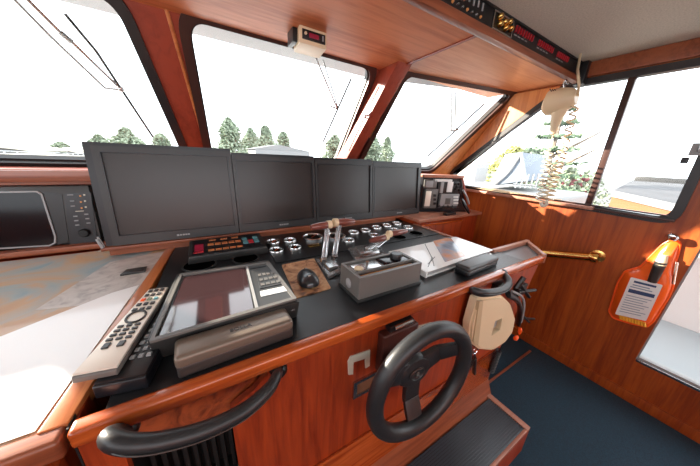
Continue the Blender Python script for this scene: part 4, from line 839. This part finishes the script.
# ================================================================== OUTSIDE
GZ = -5.0
struct('ground', G().box((-160, 3.5, GZ-.2), (260, 240, GZ)).box((3.2, -60, GZ-.2), (260, 3.5, GZ)), 'quay')
struct('ground.002', G().box((2.27, -3, -1.22), (3.1, 1.6, -1.16)), 'deck')
struct('ground.003', G().box((3.1, -3, -1.22), (3.16, 1.6, -.52)).box((3.06, -3, -.55), (3.2, 1.6, -.50), .01), 'fdeck')
struct('ground.001', G().box((XL-.3, 2.05, -.62), (2.5, 7.2, -.55)).box((XL-1.6, -3, -.80), (XL-.1, 3, -.75)).box((XL-.5, -5, -1.48), (2.25, YA-.1, -1.44)), 'fdeck')  # unseen decks added to bounce daylight up onto the ceiling
def leafy(nm, cx, cy, top, wid, lb, mat='leaf', grp='trees beyond the marina', kind='round', n=1000, sd=1):
    rnd = random.Random(sd); h = top-GZ; wid *= 1.3 if kind == 'round' else 1; t = root(nm, (cx, cy, GZ), lb, 'tree', grp); b = bmesh.new(); sz = wid*.04
    for k in range(n*6):
        if kind == 'round':
            w_ = rnd.uniform(.12, 1); a = rnd.uniform(0, 6.283); lob = 1+.22*math.sin(3*a+sd)+.25*math.sin(w_*17+sd*1.7)+.15*math.sin(5*a+w_*23); rr_ = (max(0, 1-w_)**.7)*.62*lob+.03; q_ = math.sqrt(rnd.random()); p = Vector((cx+math.cos(a)*rr_*q_*wid, cy+math.sin(a)*rr_*q_*wid, GZ+h*w_))
        else:
            w_ = rnd.uniform(.1, 1); tier = round(w_*13)/13+rnd.uniform(-.008, .008); rr_ = max(0, 1-tier)**.9*wid*.6+.1; a = rnd.choice([0, .9, 1.8, 2.7, 3.6, 4.5, 5.4])+tier*40+rnd.gauss(0, .08); q_ = rnd.random(); p = Vector((cx+math.cos(a)*rr_*q_, cy+math.sin(a)*rr_*q_, GZ+h*tier+.05*q_*wid*.3))
        s_ = sz*rnd.uniform(.5, 1.3)*(1 if kind == 'round' else .6); e1 = Vector((rnd.gauss(0, 1), rnd.gauss(0, 1), rnd.gauss(0, .6))).normalized(); e2 = e1.orthogonal().normalized()
        b.faces.new([b.verts.new(p+e1*s_), b.verts.new(p+e2*s_*.6), b.verts.new(p-e1*s_), b.verts.new(p-e2*s_*.6)])
    me = bpy.data.meshes.new('foliage'); b.to_mesh(me); b.free(); finish('foliage', me, M[mat], None, t)
    g = G().tube([(cx, cy, GZ), (cx, cy, GZ+h*.9)], [wid*.05, wid*.012], 8)
    for k in range(5): a = rnd.uniform(0, 6.28); g.tube([(cx, cy, GZ+h*(.25+.1*k)), (cx+math.cos(a)*wid*.3, cy+math.sin(a)*wid*.3, GZ+h*(.4+.1*k))], [wid*.02, wid*.006], 6)
    put('trunk', g, 'bark', t)
for k, (px, py, Y, wd, lb) in enumerate([(60, 142, 54, 3.5, 'hazy low tree at the far left above the moored boats'), (98, 135, 47, 4, 'hazy tree behind the large wiper blade tip'), (125, 128, 58, 5.5, 'hazy tree near the right of the left windscreen pane'), (160, 134, 44, 4, 'hazy tree beside the port post in the left pane'),
    (228, 118, 40, 4.2, 'tall green tree at the left of the centre pane'), (250, 128, 47, 4., 'green tree second from the left in the centre pane'), (265, 126, 36, 3.6, 'green tree in the middle of the centre pane'), (283, 132, 42, 3.8, 'green tree right of the middle in the centre pane'), (335, 135, 40, 4.5, 'green tree beside the centre post'), (372, 132, 38, 5, 'green tree just right of the centre post'), (388, 137, 46, 4., 'hazy tree above the third monitor')]):
    p = oY(px, py, Y); leafy('tree', p.x, Y, p.z, wd, lb, 'leaf', 'trees beyond the marina', sd=k+3)
for k, (px, py, X, wd, mat, kd, lb, n) in enumerate([(515, 147, 34, 7, 'leafy', 'round', 'yellow-green tree behind the pale boat canopy', 260), (533, 150, 30, 6, 'leaf', 'round', 'green tree behind the dangling cords', 260), (568, 96, 16, 5.5, 'leafc', 'conifer', 'tall sparse conifer seen behind the ceiling handset', 520), (572, 168, 22, 4, 'leaf', 'round', 'low green shrub left of the window divider', 200), (592, 172, 20, 3, 'leaf', 'round', 'low green shrub behind the window divider', 160)]):
    p = oX(px, py, X); leafy('tree', X, p.y, p.z, wd, lb, mat, 'trees beside the yard', kd, n, sd=k+31)
p = oX(576, 188, 17); t = root('flowering_shrub', (17, p.y, GZ), 'shrub with pink blossom left of the window divider', 'shrub')
g = G(); g2 = G()
for k in range(60): c = Vector((17+random.gauss(0, .35), p.y+random.gauss(0, .4), p.z+random.gauss(0, .35))); (g if k % 3 else g2).blob(c, random.uniform(.08, .16), 1, .2)
put('foliage', g, 'leaf', t); put('blossom', g2, 'pinkfl', t); put('stem', G().tube([(17, p.y, GZ), (17, p.y, p.z)], .06, 6), 'bark', t)
# pale canopy boat to starboard
def X3(px, py, X): return oX(px, py, X)
cb = root('covered_boat', (8.5, 5, GZ), 'boat under a pale blue-white peaked canopy seen through the side window', 'boat')
Xc = 8.0
a, b_, c_, e_ = X3(488, 186, Xc), X3(527, 181, Xc), X3(522, 152, Xc), X3(505, 154, Xc)
W_ = Vector((2.2, .3, 0))
put('canopy', G().hexa([a, b_, X3(524, 165, Xc), c_, e_], [a+W_, b_+W_, X3(524, 165, Xc)+W_, c_+W_, e_+W_], .03), 'tarp', cb)
put('canopy_rib', G().tube(catm([X3(495, 184, Xc-.03), X3(508, 172, Xc-.03), X3(521, 153, Xc-.03)], 6), .05, 8).tube([X3(521, 153, Xc-.03), X3(526, 181, Xc-.03)], .04, 8), 'greyl', cb)
h0 = X3(480, 187, Xc); h1 = X3(540, 187, Xc)
put('hull', G().hexa([Vector((Xc-.6, h0.y+1, GZ)), Vector((Xc-.6, h1.y, GZ)), Vector((Xc+2.6, h1.y, GZ)), Vector((Xc+2.6, h0.y+1, GZ))], [Vector((Xc-.9, h0.y+1.5, h0.z)), Vector((Xc-.9, h1.y-.4, h0.z)), Vector((Xc+2.9, h1.y-.4, h0.z)), Vector((Xc+2.9, h0.y+1.5, h0.z))], .15), 'gel', cb)
g = G()
for k in range(5): q = X3(515+k*5, 188, Xc-.85); g.tube([q, q+Vector((0, 0, .35))], .02, 6)
g.tube([X3(513, 184, Xc-.85), X3(537, 186, Xc-.85)], .02, 6); put('railing', g, 'steel', cb)
bx = X3(466, 163, 10); tag(put('deck_locker', G().box((11.2, bx.y*1.12-.6, GZ), (12.2, bx.y*1.12+.45, bx.z*1.12), .03), 'greyl'), 'pale striped tower block standing left of the covered boat', 'box')
# building with a grey roof
Xb = 15
r1_, r2_, r3_, r4_ = X3(612, 193.5, Xb), X3(680, 209, Xb-1.5), X3(690, 186, Xb+9), X3(632, 182, Xb+9)
hs = root('boat_shed', (Xb+3, 1, GZ), 'low terracotta building with a broad grey roof seen through the side window', 'building')
put('roof', G().hexa([r1_, r2_, r3_, r4_], [p+Vector((0, 0, .12)) for p in (r1_, r2_, r3_, r4_)]), 'roofg', hs)
put('fascia', G().hexa([r1_+Vector((-.06, 0, -.12)), r2_+Vector((-.06, 0, -.12)), r2_+Vector((0, 0, -.12)), r1_+Vector((0, 0, -.12))], [r1_+Vector((-.06, 0, .13)), r2_+Vector((-.06, 0, .13)), r2_+Vector((0, 0, .13)), r1_+Vector((0, 0, .13))]), 'gel', hs)
put('wall', G().hexa([Vector((p.x+.2, p.y, GZ)) for p in (r1_, r2_)]+[Vector((r3_.x, r3_.y, GZ)), Vector((r4_.x, r4_.y, GZ))], [p+Vector((.2, 0, -.02)) for p in (r1_, r2_)]+[r3_-Vector((0, 0, .05)), r4_-Vector((0, 0, .05))]), 'owall', hs)
q = X3(655, 182, Xb+9); put('vent', G().box((q.x-.5, q.y-1.2, q.z-.1), (q.x+.5, q.y+.8, q.z+.3), .03), 'greyd', hs)
# port side marina: boats below the left pane
for k, (px0, py0, px1, py1, Y, lb, hm_) in enumerate([(-30, 141, 62, 150, 13, 'white motor yacht moored furthest left, with a long flat flybridge roof', 'gel'), (60, 147, 96, 152, 17, 'white sloping-roofed boat moored in the middle of the left pane', 'tarp'), (-40, 154, 88, 160, 8.5, 'white foredeck of the boat moored nearest the left pane', 'gel')]):
    a, b_ = oY(px0, py0, Y), oY(px1, py1, Y); t = root('moored_boat', ((a.x+b_.x)/2, Y, GZ), lb, 'boat', 'boats moored off the left pane')
    put('hull', G().hexa([Vector((a.x, Y, GZ)), Vector((b_.x-1, Y, GZ)), Vector((b_.x-1, Y+3, GZ)), Vector((a.x, Y+3, GZ))], [Vector((a.x, Y-.4, b_.z-.5)), Vector((b_.x+1.2, Y-.1, b_.z-.45)), Vector((b_.x+1.2, Y+3, b_.z-.45)), Vector((a.x, Y+3.4, b_.z-.5))], .1), hm_, t)
    put('cabin', G().hexa([Vector((a.x, Y+.3, b_.z-.5)), Vector((b_.x, Y+.3, b_.z-.5)), Vector((b_.x, Y+2.6, b_.z-.5)), Vector((a.x, Y+2.6, b_.z-.5))], [Vector((a.x, Y+.5, a.z-.12)), Vector((b_.x-.9, Y+.5, b_.z-.1)), Vector((b_.x-.9, Y+2.4, b_.z-.1)), Vector((a.x, Y+2.4, a.z-.12))], .05), 'gel', t)
    put('roof', G().hexa([Vector((a.x, Y+.2, a.z-.12)), Vector((b_.x-.7, Y+.2, b_.z-.1)), Vector((b_.x-.7, Y+2.7, b_.z-.1)), Vector((a.x, Y+2.7, a.z-.12))], [Vector((a.x, Y+.2, a.z)), Vector((b_.x-.7, Y+.2, b_.z)), Vector((b_.x-.7, Y+2.7, b_.z)), Vector((a.x, Y+2.7, a.z))], .03), 'owall' if 0 else 'ivory', t)
    g = G(); zz = b_.z-.45
    for j in range(7): xx = a.x+(b_.x-a.x)*(j+.5)/7; g.tube([(xx, Y-.2, zz-.02), (xx, Y-.2, zz+.35)], .02, 6)
    g.tube([(a.x, Y-.2, zz+.35), (b_.x, Y-.2, zz+.35)], .02, 6); put('railing', g, 'steel', t)
    put('side_window', G().box((a.x+.3, Y+.30, b_.z-.38), (b_.x-1.4, Y+.45, b_.z-.2), .01), 'greyd', t)
p = oY(255, 149, 24); q = oY(300, 149, 24)
tag(put('quay_shed', G().box((p.x, 24, GZ), (q.x+1, 28, p.z), .05).slab([[(p.x-.3, p.z), (q.x+1.3, p.z), ((p.x+q.x)/2, p.z+.5)]], 4, (0, 24, 0), (1, 0, 0), (0, 0, 1), (0, 1, 0)), 'gel'), 'low white shed under the trees in the centre pane', 'building')

# ================================================================== LIGHT, CAMERA
wd = bpy.data.worlds.new('sky'); bpy.context.scene.world = wd; wd.use_nodes = True; nt = wd.node_tree; bg = nt.nodes['Background']
tc = nt.nodes.new('ShaderNodeTexCoord'); dp = nt.nodes.new('ShaderNodeVectorMath'); dp.operation = 'DOT_PRODUCT'
SUN = Vector((-1.0, 1.13, .43)).normalized(); dp.inputs[1].default_value = SUN; nt.links.new(tc.outputs['Generated'], dp.inputs[0])
mr = nt.nodes.new('ShaderNodeMapRange'); mr.inputs['From Min'].default_value = -.6; mr.inputs['From Max'].default_value = 1.; mr.inputs['To Min'].default_value = SKY0; mr.inputs['To Max'].default_value = SKY1; nt.links.new(dp.outputs['Value'], mr.inputs['Value'])
bg.inputs['Color'].default_value = (.90, .95, 1., 1); nt.links.new(mr.outputs['Result'], bg.inputs['Strength'])
sd = bpy.data.lights.new('sun', 'SUN'); sd.energy = SUNE; sd.angle = math.radians(.8); sd.color = (1., .90, .76); so2 = bpy.data.objects.new('sun', sd); C.objects.link(so2)
so2.rotation_euler = SUN.to_track_quat('Z', 'Y').to_euler(); so2.location = (-5, 8, 6)
# daylight entering through the port and stern openings (portals)
for nm, loc, rot, sx, sy in [('sky_portal_port', (XL-.02, 0, .12+Z0), (0, math.radians(-90), 0), .75, 2.6), ('sky_portal_stern', (.0, YA-.02, .15+Z0), (math.radians(90), 0, 0), 2.2, .80)]:
    l = bpy.data.lights.new(nm, 'AREA'); l.shape = 'RECTANGLE'; l.size = sx; l.size_y = sy; l.cycles.is_portal = True; o = bpy.data.objects.new(nm, l); C.objects.link(o); o.location = loc; o.rotation_euler = rot
cam = bpy.data.cameras.new('camera'); cam.sensor_width = 36; cam.lens = 36*F/700; cam.clip_start = .01; cam.clip_end = 600
co = bpy.data.objects.new('camera', cam); C.objects.link(co)
mw = Matrix((tuple(R3[:, 0]), tuple(-R3[:, 1]), tuple(-R3[:, 2]))).transposed().to_4x4(); mw.translation = Vector((0, 0, Z0)); co.matrix_world = mw
sc = bpy.context.scene; sc.camera = co
sc.view_settings.view_transform = 'Standard'; sc.view_settings.look = 'None'; sc.view_settings.gamma = 1; sc.view_settings.exposure = EXPO; sc.view_settings.use_curve_mapping = False
